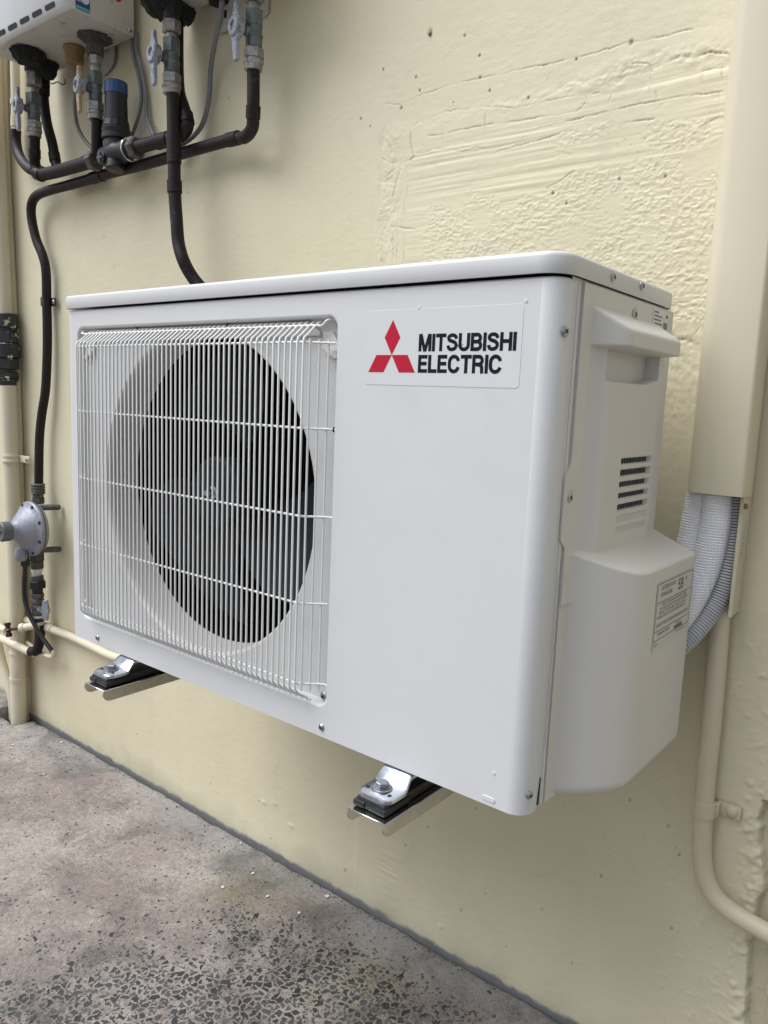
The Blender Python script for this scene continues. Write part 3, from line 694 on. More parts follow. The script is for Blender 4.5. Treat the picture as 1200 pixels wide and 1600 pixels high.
# side strip between front panel and service cover
sp = [(.7988, .0238), (.7994, .0250), (.7994, .0305), (.7972, .0318), (.7962, .0330), (.7992, .0342), (.7996, .0352), (.7996, .0388), (.7985, .0394), (.7800, .0397), (.7800, .047)]
mb = MB(); mb.ring([[Vector((x, y, z)) for x, y in sp] for z in (.002, .0035, ZT-.004, ZT-.003)], closed=False, cap0=False, cap1=False)
obj('side_strip', mb, M['paint'], U, ang=28)
obj('gasket_or_gap_shade', MB().box(.7940, .7962, .0397, .0450, .003, ZT-.002), M['rubber'], U)  # black strip added in the side seam to darken it like gap shade
obj('drain_slot', MB().prism([(.0262, .004), (.0298, .004), (.0306, .031), (.0296, .032)], .7995, .80015, lambda a, b_, d: (d, a, b_)), M['dark'], U)
mb = MB().prism(rrect(.0355, .0380, .06, .232, .0012, 4), .7996, .8002, lambda a, b_, d: (d, a, b_), .0002); obj('pressed_rib', mb, M['paint'], U)
# service cover, moulded: a height field over (y,z)
def smin(a, b_, k): h = np.clip(.5+.5*(b_-a)/k, 0, 1); return b_*(1-h)+a*h-k*h*(1-h)
def smax(a, b_, k): return -smin(-a, -b_, k)
ys = np.array(lin(.0, .018, .0015)+lin(.018, .2345, .0011)+lin(.2345, .2385, .0014))
zc = np.array(lin(.0005, .020, .0012)+lin(.020, .20, .004)+lin(.20, .50, .00115)+[.5005])
# u = distance behind the flange edge
yy0 = .0428
def yedge(z):
    t = sstep(z, .255, .268)*(1-sstep(z, .322, .340)); t2 = 1-sstep(z, .245, .26)
    return yy0-.0108*t-.0008*t2
Uu, ZZ = np.meshgrid(ys, zc, indexing='ij')
YY = yy0+Uu; YE = yedge(ZZ); s_ = np.clip(1-Uu/.016, 0, 1); YY = YY+(YE-yy0)*s_
def low(Y): return smin(np.maximum((Y-.0575)*1.10, 0), .0515+(Y-.12)*.004, .034)
dL = low(YY)
shelf = np.maximum((.2515-ZZ)*2.35, 0)
d = smin(dL, shelf, .006)
dC = smin(np.maximum((YY-.0685)*.75, 0), .0128, .006)*(1-sstep(YY, .2270, .2295))*(1-sstep(ZZ, .446, .4475))
d = np.where(ZZ > .2, smax(d, dC, .006)-.0015*sstep(ZZ, .235, .26)*0, dL)
# hood of the handle
dH = smin(np.maximum((YY-.0600)*1.15, 0), .0305, .010)
dH = smin(dH, np.maximum((.4835-ZZ-.02*sstep(YY, .1, .2)*0)*1.55, 0), .006)*(1-sstep(YY, .2260, .2285))
hz = sstep(ZZ, .4455, .4475)
d = np.maximum(d, dH*hz)
# pocket under the hood
pk = sstep(YY, .0835, .0855)*(1-sstep(YY, .2150, .2170))*sstep(ZZ, .4150+.006*sstep(YY, .17, .22), .4185+.006*sstep(YY, .17, .22))*(1-sstep(ZZ, .4445, .4465))
d = d*(1-pk)+pk*(-.020)
# round screw well
wl = np.hypot(YY-.1640, ZZ-.4855); d = np.where(wl < .0068, np.minimum(d, .0005+.0), d)
# screw tab
wl2 = np.hypot(YY-.0475, (ZZ-.3050)); d = d+(-.0012)*(1-sstep(wl2, .0065, .0078))
# louvre slots
slots = []
for i in range(7):
    zt = .3400-i*.01185; yl0, yl1 = .1325, .2190
    e = sstep(ZZ, zt-.0068, zt-.0060)*(1-sstep(ZZ, zt-.0008, zt))*sstep(YY, yl0, yl0+.0016)*(1-sstep(YY, yl1-.0016, yl1))
    dep = .0065 if i < 5 else .0030
    d = d-e*dep; slots.append((zt, yl0, yl1, i))
bf = lambda z: .009*(1-np.sqrt(np.clip(1-(np.clip(.013-z, 0, .0125)/.0125)**2, 0, 1)))
d = np.where(ZZ < .013, np.maximum(np.minimum(d, .0005), d-bf(ZZ)), d)
XXc = .8006+d
cc = np.stack([XXc, YY, ZZ], -1).reshape(-1, 3)-np.array(WORG[U.name])
I = np.arange(Uu.size).reshape(Uu.shape)
quads = np.stack([I[:-1, :-1], I[1:, :-1], I[1:, 1:], I[:-1, 1:]], -1).reshape(-1, 4)
cov = gridmesh('service_cover', cc, quads, M['plastic']); cov.parent = U; WORG[cov.name] = WORG[U.name]
# returns: front lip, bottom and rear of the cover
mb = MB()
fe = [Vector((XXc[0, j], YY[0, j], ZZ[0, j])) for j in range(len(zc))]
mb.ring([fe, [p+Vector((-.0035, .0008, 0)) for p in fe]], closed=False, cap0=False, cap1=False)
be = [Vector((XXc[i, 0], YY[i, 0], .0005)) for i in range(len(ys))]
ylow = [Vector((.8500, y, .0005)) for y in (.28,)]
mb.ring([be, [Vector((.7990, p.y, .0005)) for p in be]], closed=False, cap0=False, cap1=False)
# lower half runs on to the wall side of the body, .2385+.. -> .2800
jj = [j for j in range(len(zc)) if zc[j] < .2560]; e0 = [Vector((XXc[-1, j], YY[-1, j], zc[j])) for j in jj]
ym = .0425+ys[-1]
e1 = []
for j in jj:
    dl = low(np.array(.2790)); e1.append(Vector((.8006+float(smin(np.array(dl), np.array(max((.2515-zc[j])*2.35, 0.)), .006))-float(bf(zc[j])), .2790, zc[j])))
mb2 = MB(); mb2.ring([e0, e1, [Vector((p.x-.0015, .2800, p.z)) for p in e1], [Vector((.799, .2800, p.z)) for p in e1]], closed=False, cap0=False, cap1=False)
mb2.add([(e0[0].x, e0[0].y, .0005), (e1[0].x, .28, .0005), (.799, .28, .0005), (.799, e0[0].y, .0005)], [(0, 1, 2, 3)])
# upper body rear corner beside the cover
obj('cover_lip', mb, M['plastic'], U)
obj('cover_rear', mb2, M['plastic'], U, ang=50)
# slats inside the five open louvres
mb = MB(); mbd = MB()
for zt, a, b_, i in slots:
    if i < 5:
        mbd.box(.8070, .8076, a+.0012, b_-.0012, zt-.0066, zt-.0004)
        for k_ in range(11):
            yk = a+.006+k_*(b_-a-.010)/10.5; mb.box(.8076, .8100, yk, yk+.0016, zt-.0066, zt-.0004)
obj('louvre_backing', mbd, M['dark'], U); obj('louvre_slats', mb, M['greycap'], U)
screw(U, (.8012, .1640, .4855), (1, 0, 0), .0054); screw(U, (.7996, .0465, .3052), (1, -.1, 0), .0048)
# ---- lettering: stroke-built grotesque capitals
def ribbon(mb, pts, hw, y, fn):
    P = [Vector(p) for p in pts]; L = []; Rr = []
    for i, p in enumerate(P):
        a = (P[i]-P[i-1]).normalized() if i else (P[1]-P[0]).normalized(); b_ = (P[i+1]-P[i]).normalized() if i < len(P)-1 else a
        n1 = Vector((-a.y, a.x)); n2 = Vector((-b_.y, b_.x)); nn = (n1+n2).normalized(); k_ = hw/max(.4, nn.dot(n1))
        L.append(p+nn*k_); Rr.append(p-nn*k_)
    o = len(mb.v); n_ = len(P); mb.v += [Vector(fn(q.x, q.y, y)) for q in L+Rr]
    for i in range(n_-1): mb.f.append((o+i, o+i+1, o+n_+i+1, o+n_+i))
def arc(cx, cy, rx, ry, a0, a1, n_=10):
    return [(cx+rx*math.cos(R(a0+(a1-a0)*i/n_)), cy+ry*math.sin(R(a0+(a1-a0)*i/n_))) for i in range(n_+1)]
h_ = .103
def glyph(c):
    """list of strokes on a cap height of 1, and the width"""
    s = h_; T = 1-s; Bt = s
    if c == 'I': return [[(s, 0), (s, 1)]], .206
    if c == 'T': return [[(0, T), (.70, T)], [(.35, 0), (.35, 1-2*s)]], .70
    if c == 'L': return [[(s, 0), (s, 1)], [(2*s, Bt), (.60, Bt)]], .60
    if c == 'E': return [[(s, 0), (s, 1)], [(2*s, Bt), (.65, Bt)], [(2*s, T), (.64, T)], [(2*s, .515), (.60, .515)]], .66
    if c == 'H': return [[(s, 0), (s, 1)], [(.75-s, 0), (.75-s, 1)], [(2*s, .52), (.75-2*s, .52)]], .75
    if c == 'M': return [[(s, 0), (s, 1)], [(.90-s, 0), (.90-s, 1)], [(s+.04, 1), (.45, .0)], [(.90-s-.04, 1), (.45, .0)]], .90
    if c == 'U': return [[(s, 1), (s, .34)]+arc(.375, .34, .375-s, .34-s*.9, 180, 360, 14)+[(.75-s, 1)]], .75
    if c == 'C': return [arc(.40, .60, .40-s, .40-s*.9, 12, 180, 16)+arc(.40, .40, .40-s, .40-s*.9, 180, 348, 16)], .80
    if c == 'S':
        q_ = smooth_path([Vector((a, b_, 0)) for a, b_ in ((.638, .69), (.60, .80), (.51, .872), (.37, .897), (.22, .87), (.128, .785), (.135, .675), (.22, .60), (.37, .552), (.52, .495), (.615, .405), (.628, .28), (.55, .155), (.37, .103), (.21, .128), (.125, .215), (.103, .325))], 4)
        return [[(p.x, p.y) for p in q_]], .74
    if c == 'B': return [[(s, 0), (s, 1)], [(2*s, T), (.42, T)]+arc(.42, .71, .19, 1-s-.71, 90, -90, 12)[1:], [(2*s, .515), (.44, .515)]+arc(.44, .31, .205, .207, 90, -90, 12)[1:]+[(2*s, Bt)]], .75
    if c == 'R': return [[(s, 0), (s, 1)], [(2*s, T), (.42, T)]+arc(.42, .69, .205, 1-s-.69, 90, -90, 12)[1:]+[(2*s, .48)], [(.42, .46), (.53, .44)]+arc(.50, .30, .12, .13, 60, 0, 5)+[(.625, .10), (.655, 0)]], .76
    if c == '5': return [[(.60, 1-s), (.20, 1-s), (.14, .50)], arc(.34, .33, .24, .23, 125, -150, 18)], .68
    if c == '9': return [arc(.33, .67, .22, .25, 0, 360, 24), arc(.33, .40, .225, .33, 20, -150, 14)+[], [(.555, .67), (.55, .45)]], .68
def word(mb, txt, x, z, cap, fn, sp=.06, sx=1.0):
    k_ = 0
    for c in txt:
        if c == ' ': x += cap*.35*sx; continue
        st_, w_ = glyph(c)
        for s_ in st_:
            k_ += 1
            ribbon(mb, [(p[0], p[1]) for p in s_], (h_ if cap > .015 else .068), k_ % 7, lambda a, b_, d: fn(x+a*cap*sx, z+b_*cap, d))
        x += (w_+sp)*cap*sx
    return x
mb = MB().prism(rrect(.5825, .7650, .4040, .4785, .004, 6), .0002, -.0003, lambda a, b_, d: (a, d, b_), .00012)
plate = obj('logo_sticker', mb, M['sticker'], U)
a_ = .0200; jx_, jz = .6180, .4341
mb = MB(); f_ = lambda a, b_, d: (a, d, b_)
mb.prism([(jx_, jz), (jx_+a_/2, jz+a_*.866), (jx_, jz+a_*1.732), (jx_-a_/2, jz+a_*.866)], -.00028, -.0005, f_)
mb.prism([(jx_, jz), (jx_-a_, jz), (jx_-1.5*a_, jz-.866*a_), (jx_-.5*a_, jz-.866*a_)][::-1], -.00028, -.0005, f_)
mb.prism([(jx_, jz), (jx_+a_, jz), (jx_+1.5*a_, jz-.866*a_), (jx_+.5*a_, jz-.866*a_)], -.00028, -.0005, f_)
obj('emblem', mb, M['red'], plate)
mb = MB(); f2 = lambda a, b_, d: (a, -.00045-d*.00002, b_)
word(mb, 'MITSUBISHI', .6512, .4374, .0167, f2, .050, 1.015); word(mb, 'ELECTRIC', .6515, .4168, .0172, f2, .045, 1.0)
lt = obj('lettering', mb, M['ink'], plate)
# ---- rating label on the lower cover
LX = .8505
def lf(a, b_, d): return (LX+.0003+(a-.12)*.006*0+d, a, b_)
def covx(y): return .8006+float(low(np.array(y)))
mb = MB(); ny = 12
ya, yb_, za, zb = .1600, .2770, .1500, .2120
def lp(y, z, e): return Vector((covx(y)+e, y, z))
rs = [[lp(ya+(yb_-ya)*i/ny, z, .0004) for i in range(ny+1)] for z in (za-.012, zb+.001)]
mb.ring(rs, closed=False, cap0=False, cap1=False); rl = obj('rating_label', mb, M['label'], U)
mb = MB()
def lbar(y0, y1, z0, z1, e=.0007):
    n_ = max(1, int((y1-y0)/.01)); mb.ring([[lp(y0+(y1-y0)*i/n_, z, e) for i in range(n_+1)] for z in (z0, z1)], closed=False, cap0=False, cap1=False)
t_ = .00035
for z in (.2115, .1912, .1600, .1500): lbar(ya+.002, yb_-.002, z-t_, z+t_)
for y in (ya+.002, yb_-.003): lbar(y-t_, y+t_, .15, .2115)
def stext(txt, y, z, size, wfac=1.0, mat=None):
    cu = bpy.data.curves.new('lettering', 'FONT'); cu.body = txt; cu.size = size; cu.resolution_u = 3
    ob = bpy.data.objects.new('tmp', cu); COL.objects.link(ob); bpy.context.view_layer.update()
    dg = bpy.context.evaluated_depsgraph_get(); me = bpy.data.meshes.new_from_object(ob.evaluated_get(dg))
    vs = [v_.co.copy() for v_ in me.vertices]; fs = [tuple(p.vertices) for p in me.polygons]
    bpy.data.objects.remove(ob); bpy.data.curves.remove(cu); bpy.data.meshes.remove(me)
    mb.add([lp(y+v_.x*wfac, z+v_.y, .0008) for v_ in vs], fs)
stext('OUTSIDE SOUND', ya+.012, .2040, .0066, .86); stext('POWER LEVEL', ya+.012, .1965, .0066, .86)
word(mb, '59', ya+.0655, .1950, .0135, lambda a, b_, d: tuple(lp(a, b_, .0007+d*.00002)), .05, .95); stext('dB', ya+.089, .2035, .0052)
stext('SOME STATES HAVE LAWS ABOUT NOISE', ya+.017, .1866, .0044, .98); stext('AND HOURS OF USE OF THIS UNIT NEAR HOMES', ya+.012, .1822, .0044, .92)
stext('BEFORE IT IS FITTED CHECK THE LOCAL RULES', ya+.012, .1778, .0044, .90); stext('INSTALLATION OF UNIT MAY NEED APPROVAL', ya+.006, .1734, .0044, .97)
stext('CONSULT YOUR SUPPLIER BEFORE INSTALLATION', ya+.005, .1645, .0056, .80)
stext('MANUFACTURER', ya+.013, .1545, .0052, .9); stext('MODEL No.', ya+.070, .1560, .0036)
lbar(ya+.066, ya+.092, .1512, .1548); stext('MADE IN THAILAND', ya+.075, .1458, .0030, 1.0); stext('HETH', ya+.003, .1440, .0045)
obj('label_print', mb, M['ink_soft'], rl)
# small sticker at the top rear of the side
mb = MB().prism(rrect(.2160, .2660, .4765, .4985, .002, 4), .8022, .8026, lambda a, b_, d: (d, a, b_)); sk = obj('data_sticker', mb, M['sticker'], U)
mb = MB()
for i, (a, b_) in enumerate(((.2195, .232), (.2195, .243), (.2195, .2400), (.2215, .2450), (.226, .244))):
    z = .4950-i*.0040; mb.box(.8026, .80275, a, b_, z-.0008, z+.0007)
for i in range(7): mb.box(.8026, .80275, .249+i*.0018, .2499+i*.0018, .479, .486)
mb.box(.8026, .80275, .255, .261, .491, .4945)
obj('sticker_print', mb, M['ink_soft'], sk)
mb = MB(); [mb.box(.8018, .8024, .2455, .2620, .438+i*.0062, .4405+i*.0062) for i in range(6)]; obj('rear_louvre', mb, M['screw'], U)
# feet
def foot(cx):
    pts = [(.045, -.0035), (.004, -.0035), (-.0005, -.0050), (-.0095, -.0150), (-.0135, -.0165), (-.0435, -.0165)]
    hw = .0215; mb = MB(); rs = []
    def sec(y, z, w_): return [Vector((cx-w_, y, z)), Vector((cx-w_+.003, y, z+.0018)), Vector((cx+w_-.003, y, z+.0018)), Vector((cx+w_, y, z)), Vector((cx+w_, y, z-.0035)), Vector((cx-w_, y, z-.0035))]
    P = list(pts[:-1])
    for y, z in P: rs.append(sec(y, z, hw*(.92 if y > -.005 else 1)))
    for a in (0, 20, 40, 60, 75, 88): rs.append(sec(-.0300-.0135*math.sin(R(a)), -.0165, max(.004, hw-.012+.012*math.cos(R(a)))))
    mb.ring(rs); f0 = obj('mounting_foot', mb, M['zinc'], U, ang=38)
    mb = MB(); mb.prism(rrect(cx-.010, cx+.010, -.0330, -.0150, .006, 6), -.0150, -.01445, lambda a, b_, d: (a, b_, d)); 
    for dx in (-.0145, .0145): mb.lathe([(0, .0022), (.0007, .0022)], (cx+dx, -.030, -.0149), (0, 0, 1), 12)
    obj('slot', mb, M['dark'], f0)
    mb = MB().lathe([(0, .0105), (.0016, .0105), (.0018, .0100)], (cx, -.0235, -.0144), (0, 0, 1), 28)
    mb.lathe([(.0018, .0086), (.0022, .0090), (.0030, .0090)], (cx, -.0235, -.0144), (0, 0, 1), 24)
    mb.lathe([(.0030, .0066), (.0036, .0073), (.0072, .0073), (.0080, .0064)], (cx, -.0235, -.0144), (0, 0, 1), hexa=True, rot=.3)
    mb.lathe([(-.012, .0035), (.0030, .0035)], (cx, -.0235, -.0144), (0, 0, 1), 12)
    obj('foot_bolt', mb, M['screw'], U)
    mb = MB().box(cx-.0185, cx+.0185, -.0440, .30, -.0320, -.0202, .002).box(cx-.0215, cx-.006, -.0460, -.012, -.0310, -.0240, .002).box(cx+.006, cx+.0205, -.0450, .0, -.0315, -.0240, .002)
    obj('rubber_mount', mb, M['rubber'], U)
FXA, FXB = .143, .6480
foot(FXA); foot(FXB)
# ------------------------------------------------------------------ wall brackets (stainless channel arms)
def bracket():
    t = thing('wall_bracket', (0, WY, -.0325), '', 'bracket', 'stainless wall brackets under the air conditioner')
    hw, th, fl_, y0 = .0245, .0018, .0165, -.0520
    mb = MB().box(-hw, hw, y0, WY-.003, -.0325-th, -.0325, .0006, 1)
    def flange(x, s):
        # rounded front corner
        r_ = fl_*.85; poly = [(WY-.003, -.0325-th*.5), (y0+.0, -.0325-th*.5), (y0-.0016, -.0335-fl_*.35)]
        for a in range(200, 271, 14): poly.append((y0+r_*.75+r_*.75*math.cos(R(a)), -.0325-fl_+r_*.6+r_*.6*math.sin(R(a))))
        poly += [(WY-.003, -.0325-fl_)]
        return MB().prism(poly, x-s*th, x, lambda a, b_, d: (d, a, b_))
    a = obj('arm', mb, M['steel'], t, ang=40)
    obj('flange', flange(-hw, -1), M['steel'], t, ang=40); obj('flange', flange(hw, 1), M['steel'], t, ang=40)
    mb = MB().box(-.024, .024, WY-.006, WY-.0015, -.0345, .38, .001); obj('wall_leg', mb, M['steel'], t)
    return t
br = bracket(); br.location = (FXB+.002, WY, -.0325); br['label'] = 'stainless channel bracket arm under the right front foot of the unit'
copy_thing(br, (FXA+.002, WY, -.0325), 'stainless channel bracket arm under the left foot, near the gas regulator')
# ------------------------------------------------------------------ plumbing helpers
def pxm(p, n_): return n_*((Vector(p)-Vector(CP)).dot(FW))/FPX      # n photo pixels at p, in metres
def P3(L, y=None): return [at(q[0], q[1], q[2] if len(q) > 2 else y) for q in L]
def pipe(name, L, y, r, mat, label, cat, group=None, n_=6, collars=(), parent=None, seg=16):
    pts = P3(L, y); sm = smooth_path(pts, n_)
    if label:
        o = min(pts, key=lambda p: p.z); t = thing(name, o, label, cat, group); t_ = obj('tube', MB().tube(sm, r, seg), mat, t, ang=50)
    else: t = parent; t_ = obj(name, MB().tube(sm, r, seg), mat, t, ang=50)
    for (i, ln, rr) in collars:      # sleeve joints: index along the control points, length, radius factor
        k_ = min(len(sm)-2, max(1, int(i*n_))); p = sm[k_]; a = (sm[k_+1]-sm[k_-1]).normalized()
        obj('joint_sleeve', MB().lathe([(-ln/2, r*1.02), (-ln/2, r*rr), (ln/2, r*rr), (ln/2, r*1.02)], p, a, 20), mat, t)
    return t
# ---- ball valve, built standing on its lower collar
def valve(kind):
    t = thing('ball_valve', (0, 0, 0), '', 'valve', 'lever ball valves under the water heaters')
    Zv = (0, 0, 1)
    obj('body', MB().lathe([(.034, .0120), (.036, .0135), (.050, .0135), (.0515, .0145), (.055, .0145), (.0565, .0128), (.064, .0128), (.0655, .0140), (.0665, .0140), (.0675, .012)], (0, 0, 0), Zv, 24), M['brassgrey'], t)
    obj('body_nut', MB().lathe([(.0665, .0140), (.068, .0160), (.090, .0160), (.0915, .0140)], (0, 0, 0), Zv, hexa=True), M['brassgrey'], t)
    obj('lower_nut', MB().lathe([(.017, .0150), (.018, .0168), (.033, .0168), (.0342, .0150)], (0, 0, 0), Zv, hexa=True, rot=.4), M['nut'], t)
    obj('collar', MB().lathe([(0, .0135), (.001, .0148), (.009, .0148), (.011, .0165), (.0165, .0165), (.017, .0150)], (0, 0, 0), Zv, 24), M['nut'], t)
    obj('stem', MB().lathe([(0, .0085), (.010, .0085), (.010, .0060), (.026, .0055)], (0, -.008, .058), (0, -1, 0), 18), M['brassgrey'], t)
    # butterfly lever: a plate in the XZ plane with a round boss and a bored hole
    out_ = []
    def rad(a):
        s = abs(math.sin(a)); return None
    pts = []
    up_, dn = .036, .050
    ol = [(a_*1.12, b2_*1.05) for a_, b2_ in [(-.0035, up_), (.0035, up_-.001), (.0075, .016), (.0115, .010)]+[(.0135*math.cos(R(a)), .0135*math.sin(R(a))) for a in (25, 0, -25)]+[(.0095, -.013), (.0062, -.020), (.0050, -dn+.002), (-.0020, -dn), (-.0045, -dn+.006), (-.0075, -.018), (-.0110, -.012)]+[(-.0135*math.cos(R(a)), .0135*math.sin(R(a))) for a in (-25, 0, 25)]+[(-.0100, .012), (-.0060, .020)]]
    mb = MB().prism(ol[::-1], -.0290, -.0360, lambda a, b_, d: (a, d-.0008*math.cos(b_*40), b_+.058), .0012)
    lv = obj('lever', mb, M['casttan'] if kind == 'tan' else M['castgrey'], t, ang=40)
    mb = MB(); rs = []
    for y, r_ in ((-.025, .0155), (-.0385, .0152), (-.0402, .0135), (-.0402, .0085), (-.0390, .0074), (-.0335, .0070)):
        rs.append([Vector((r_*math.cos(2*math.pi*j/24), y, .058+r_*1.02*math.sin(2*math.pi*j/24))) for j in range(24)])
    mb.ring(rs, True, True, True); obj('boss', mb, M['castgrey'], lv, ang=40)
    obj('bolt_recess', MB().lathe([(0, .0060), (.002, .0050)], (0, -.0334, .058), (0, -1, 0), 14), M['copper'] if kind == 'tan' else M['dark'], lv)
    return t
v0 = valve('grey'); v1 = valve('tan')
VY = .30
def putv(o, px, py, y, sc, label, rz=0, cp=True):
    p = at(px, py, y); c = copy_thing(o, p, label, rz) if cp else o
    c.location = p; c.scale = (sc,)*3; c['label'] = label; c.rotation_euler = (0, 0, rz); WORG[c.name] = p; return c
def vscale(px, pb, pt, y): return pxm(at(px, (pb+pt)/2, y), pb-pt)/math.cos(.05)/.0915
putv(v0, 268, 148, VY, vscale(268, 148, 67, VY), 'grey lever ball valve above the brown pipe that drops behind the unit', R(-10), False)
putv(v0, 53.5, 215, VY, vscale(53, 215, 150, VY), 'grey lever ball valve leftmost, under the left water heater', R(-10))
putv(v0, 396, 111, .315, vscale(396, 111, 24, .315), 'grey lever ball valve on the far right of the pipework, highest in the picture', R(-12))
putv(v1, 149.5, 188, VY, vscale(149, 188, 118, VY), 'ball valve with tan rust-stained lever left of the blue-capped valve', R(-10), False)
# ---- fittings above the valves
def stack(name, px, py, y, items, label, cat='pipe fitting', group=None):
    """items upwards from the pixel: (part, kind, height px, radius px, material)"""
    p = at(px, py, y); k_ = pxm(p, 1); t = thing(name, p, label, cat, group); z = 0
    for nm, kind, hp_, rp, mt_ in items:
        hh_, rr = hp_*k_, rp*k_
        if kind == 'hex': pr_ = [(0, rr*.88), (hh_*.08, rr), (hh_*.92, rr), (hh_, rr*.88)]
        elif kind == 'cone': pr_ = [(0, rr*.8), (hh_*.5, rr), (hh_, rr*1.15)]
        elif kind == 'ribs':
            pr_ = []
            for i in range(4): pr_ += [(hh_*(i+.05)/4, rr*.9), (hh_*(i+.2)/4, rr), (hh_*(i+.7)/4, rr), (hh_*(i+.9)/4, rr*.9)]
        else: pr_ = [(0, rr*.94), (hh_*.06, rr), (hh_*.94, rr), (hh_, rr*.94)]
        obj(nm, MB().lathe(pr_, p+Vector((0, 0, z)), (0, 0, 1), 24, hexa=(kind == 'hex'), rot=.2), M[mt_], t); z += hh_
    return t
FG = 'threaded unions between valves and heaters'
stack('union', 53, 150, VY, [('nipple', 'cyl', 13, 7, 'nut'), ('hex_nut', 'hex', 22, 12.5, 'nut'), ('plastic_nut', 'cyl', 19, 13, 'blackplastic'), ('clip_ring', 'cyl', 3, 13.5, 'nut'), ('tail', 'cyl', 12, 11, 'foam')], 'union of black and brass nuts above the leftmost ball valve', group=FG)
stack('union', 149, 118, VY, [('nipple', 'cyl', 14, 8, 'nut'), ('hex_nut', 'hex', 15, 10, 'nut'), ('sleeve', 'cyl', 26, 13, 'sleeve')], 'union with perished grey sleeve above the tan lever valve', group=FG)
stack('union', 268, 67, VY, [('nipple', 'cyl', 13, 8.5, 'nut'), ('hex_nut', 'hex', 19, 14.5, 'nut'), ('plastic_ring', 'cyl', 8, 13, 'blackplastic'), ('plastic_nut', 'hex', 22, 14.5, 'blackplastic'), ('clip_ring', 'cyl', 3, 13.5, 'nut'), ('tail', 'cyl', 14, 12, 'foam')], 'tall union of black nut and brass nut under the right water heater', group=FG)
stack('union', 396, 24, .315, [('nipple', 'cyl', 18, 9, 'nut'), ('hex_nut', 'hex', 20, 16, 'nut'), ('tail', 'cyl', 30, 12, 'nut')], 'brass nipple and nut above the rightmost ball valve', group=FG)
# ---- brown pipes
PG = 'brown pipes plumbed along the wall'
pipe('drop_pipe', [(270, 146), (271, 200), (272, 250), (273, 300), (276, 345), (279, 380), (287, 408), (300, 432, .312), (318, 455, .322), (340, 490, .33), (350, 560, .335)], VY, .0118, M['pipe'], 'brown pipe dropping from the tall valve and bending behind the unit', 'pipe', PG, collars=((1.75, .05, 1.14), (2.85, .022, 1.16)))
pipe('gas_pipe', [(396, 109, .315), (396, 150, .315), (395.5, 180, .318), (394, 200, .322), (383, 214, .33), (365, 217, .335), (307, 233, .338), (232, 255, .34), (170, 271, .34), (120, 286, .34), (75, 298, .34), (56, 307, .34), (49, 322, .34), (50, 345, .342), (57, 375, .344), (67, 400, .346), (72, 425, .348), (73, 470, .35), (74, 520, .35), (73.5, 560, .35), (71, 610, .348), (65, 650, .345), (61.5, 690, .342), (60.5, 758, .340)], None, .0108, M['pipe'], 'long brown gas pipe running left under the valves then down to the regulator', 'pipe', PG, collars=((1.9, .02, 1.16), (5.1, .03, 1.14), (8.4, .04, 1.15)))
pipe('mixing_pipe', [(56, 262, .31), (62, 272, .312), (80, 270, .315), (110, 262, .315), (148, 251, .316)], None, .0135, M['pipe'], 'thick brown pipe entering the left side of the blue-capped valve', 'pipe', PG, collars=((1, .02, 1.12),))
pipe('riser_pipe', [(54, 214, VY), (54, 240, .303), (55, 258, .308), (60, 269, .312)], None, .0118, M['pipe'], 'short brown riser under the leftmost ball valve', 'pipe', PG, collars=((1, .02, 1.12),))
pipe('riser_pipe', [(152, 187, VY), (152, 215, .305), (152, 240, .312)], None, .0118, M['pipe'], 'short brown riser under the tan lever valve', 'pipe', PG)
pipe('outlet_pipe', [(212, 231, .316), (240, 223, .317), (268, 216, .318), (282, 211, .318), (291, 200, .320), (291, 186, .322), (286, 168, .324), (278, 140, .326), (276, 90, .326), (276, 20, .326)], None, .0128, M['pipe'], 'brown pipe from the blue-capped valve to behind the tall valve', 'pipe', PG, collars=((1.6, .04, 1.12), (5, .02, 1.12)))
pipe('slant_pipe', [(67, 118, .332), (68, 150, .332), (73, 190, .334), (82, 225, .335), (90, 262, .335), (110, 262, .336), (145, 246, .336)], None, .0110, M['pipe'], 'brown pipe slanting down behind the leftmost valve', 'pipe', PG, collars=((3.6, .02, 1.14),))
stack('union', 68, 150, .332, [('nut', 'hex', 14, 10, 'foam'), ('nut', 'ribs', 26, 10, 'foam')], 'dark nuts on the slanting pipe behind the leftmost valve', group=FG)
t = pipe('corner_pipe', [(25, 203, .346), (25, 220, .346), (29, 240, .344), (38, 256, .34), (50, 266, .335), (66, 268, .332)], None, .0118, M['pipe'], 'brown pipe curving from the thin cream riser at the far left', 'pipe', PG)
pipe('thin_riser', [(23, 60, .346), (23.5, 110, .346), (24.5, 160, .346), (25, 206, .346)], None, .0105, M['creampipe'], 'thin cream painted riser behind the leftmost ball valve', 'pipe', 'cream painted pipes', collars=((2, .012, 1.2), (2.8, .022, 1.15)))
# ---- pressure valve with blue cap
o = at(183, 262, .316); k_ = pxm(o, 1)
T = thing('pressure_valve', o, 'black pressure limiting valve with a bright blue cap between two brown pipes', 'valve')
c0 = at(182, 240, .316); Zv = (0, 0, 1)
ax = (at(213, 231, .316)-at(148, 251, .316)).normalized()
obj('body', MB().lathe([(-34*k_, 13*k_), (-30*k_, 15*k_), (-22*k_, 14*k_), (-14*k_, 17*k_), (0, 20*k_), (12*k_, 18*k_), (22*k_, 15*k_), (30*k_, 16*k_), (36*k_, 15*k_)], c0, ax, 28).lathe([(0, 14*k_), (12*k_, 19*k_), (20*k_, 19*k_), (30*k_, 18*k_)], c0+Vector((0, 0, -10*k_)), Zv, 28).lathe([(0, 15*k_), (24*k_, 14*k_), (26*k_, 10*k_)], c0+Vector((0, 0, -2*k_)), (.1, -.2, -1), 24), M['blackplastic'], T, ang=50)
zz = c0+Vector((0, 0, 18*k_))
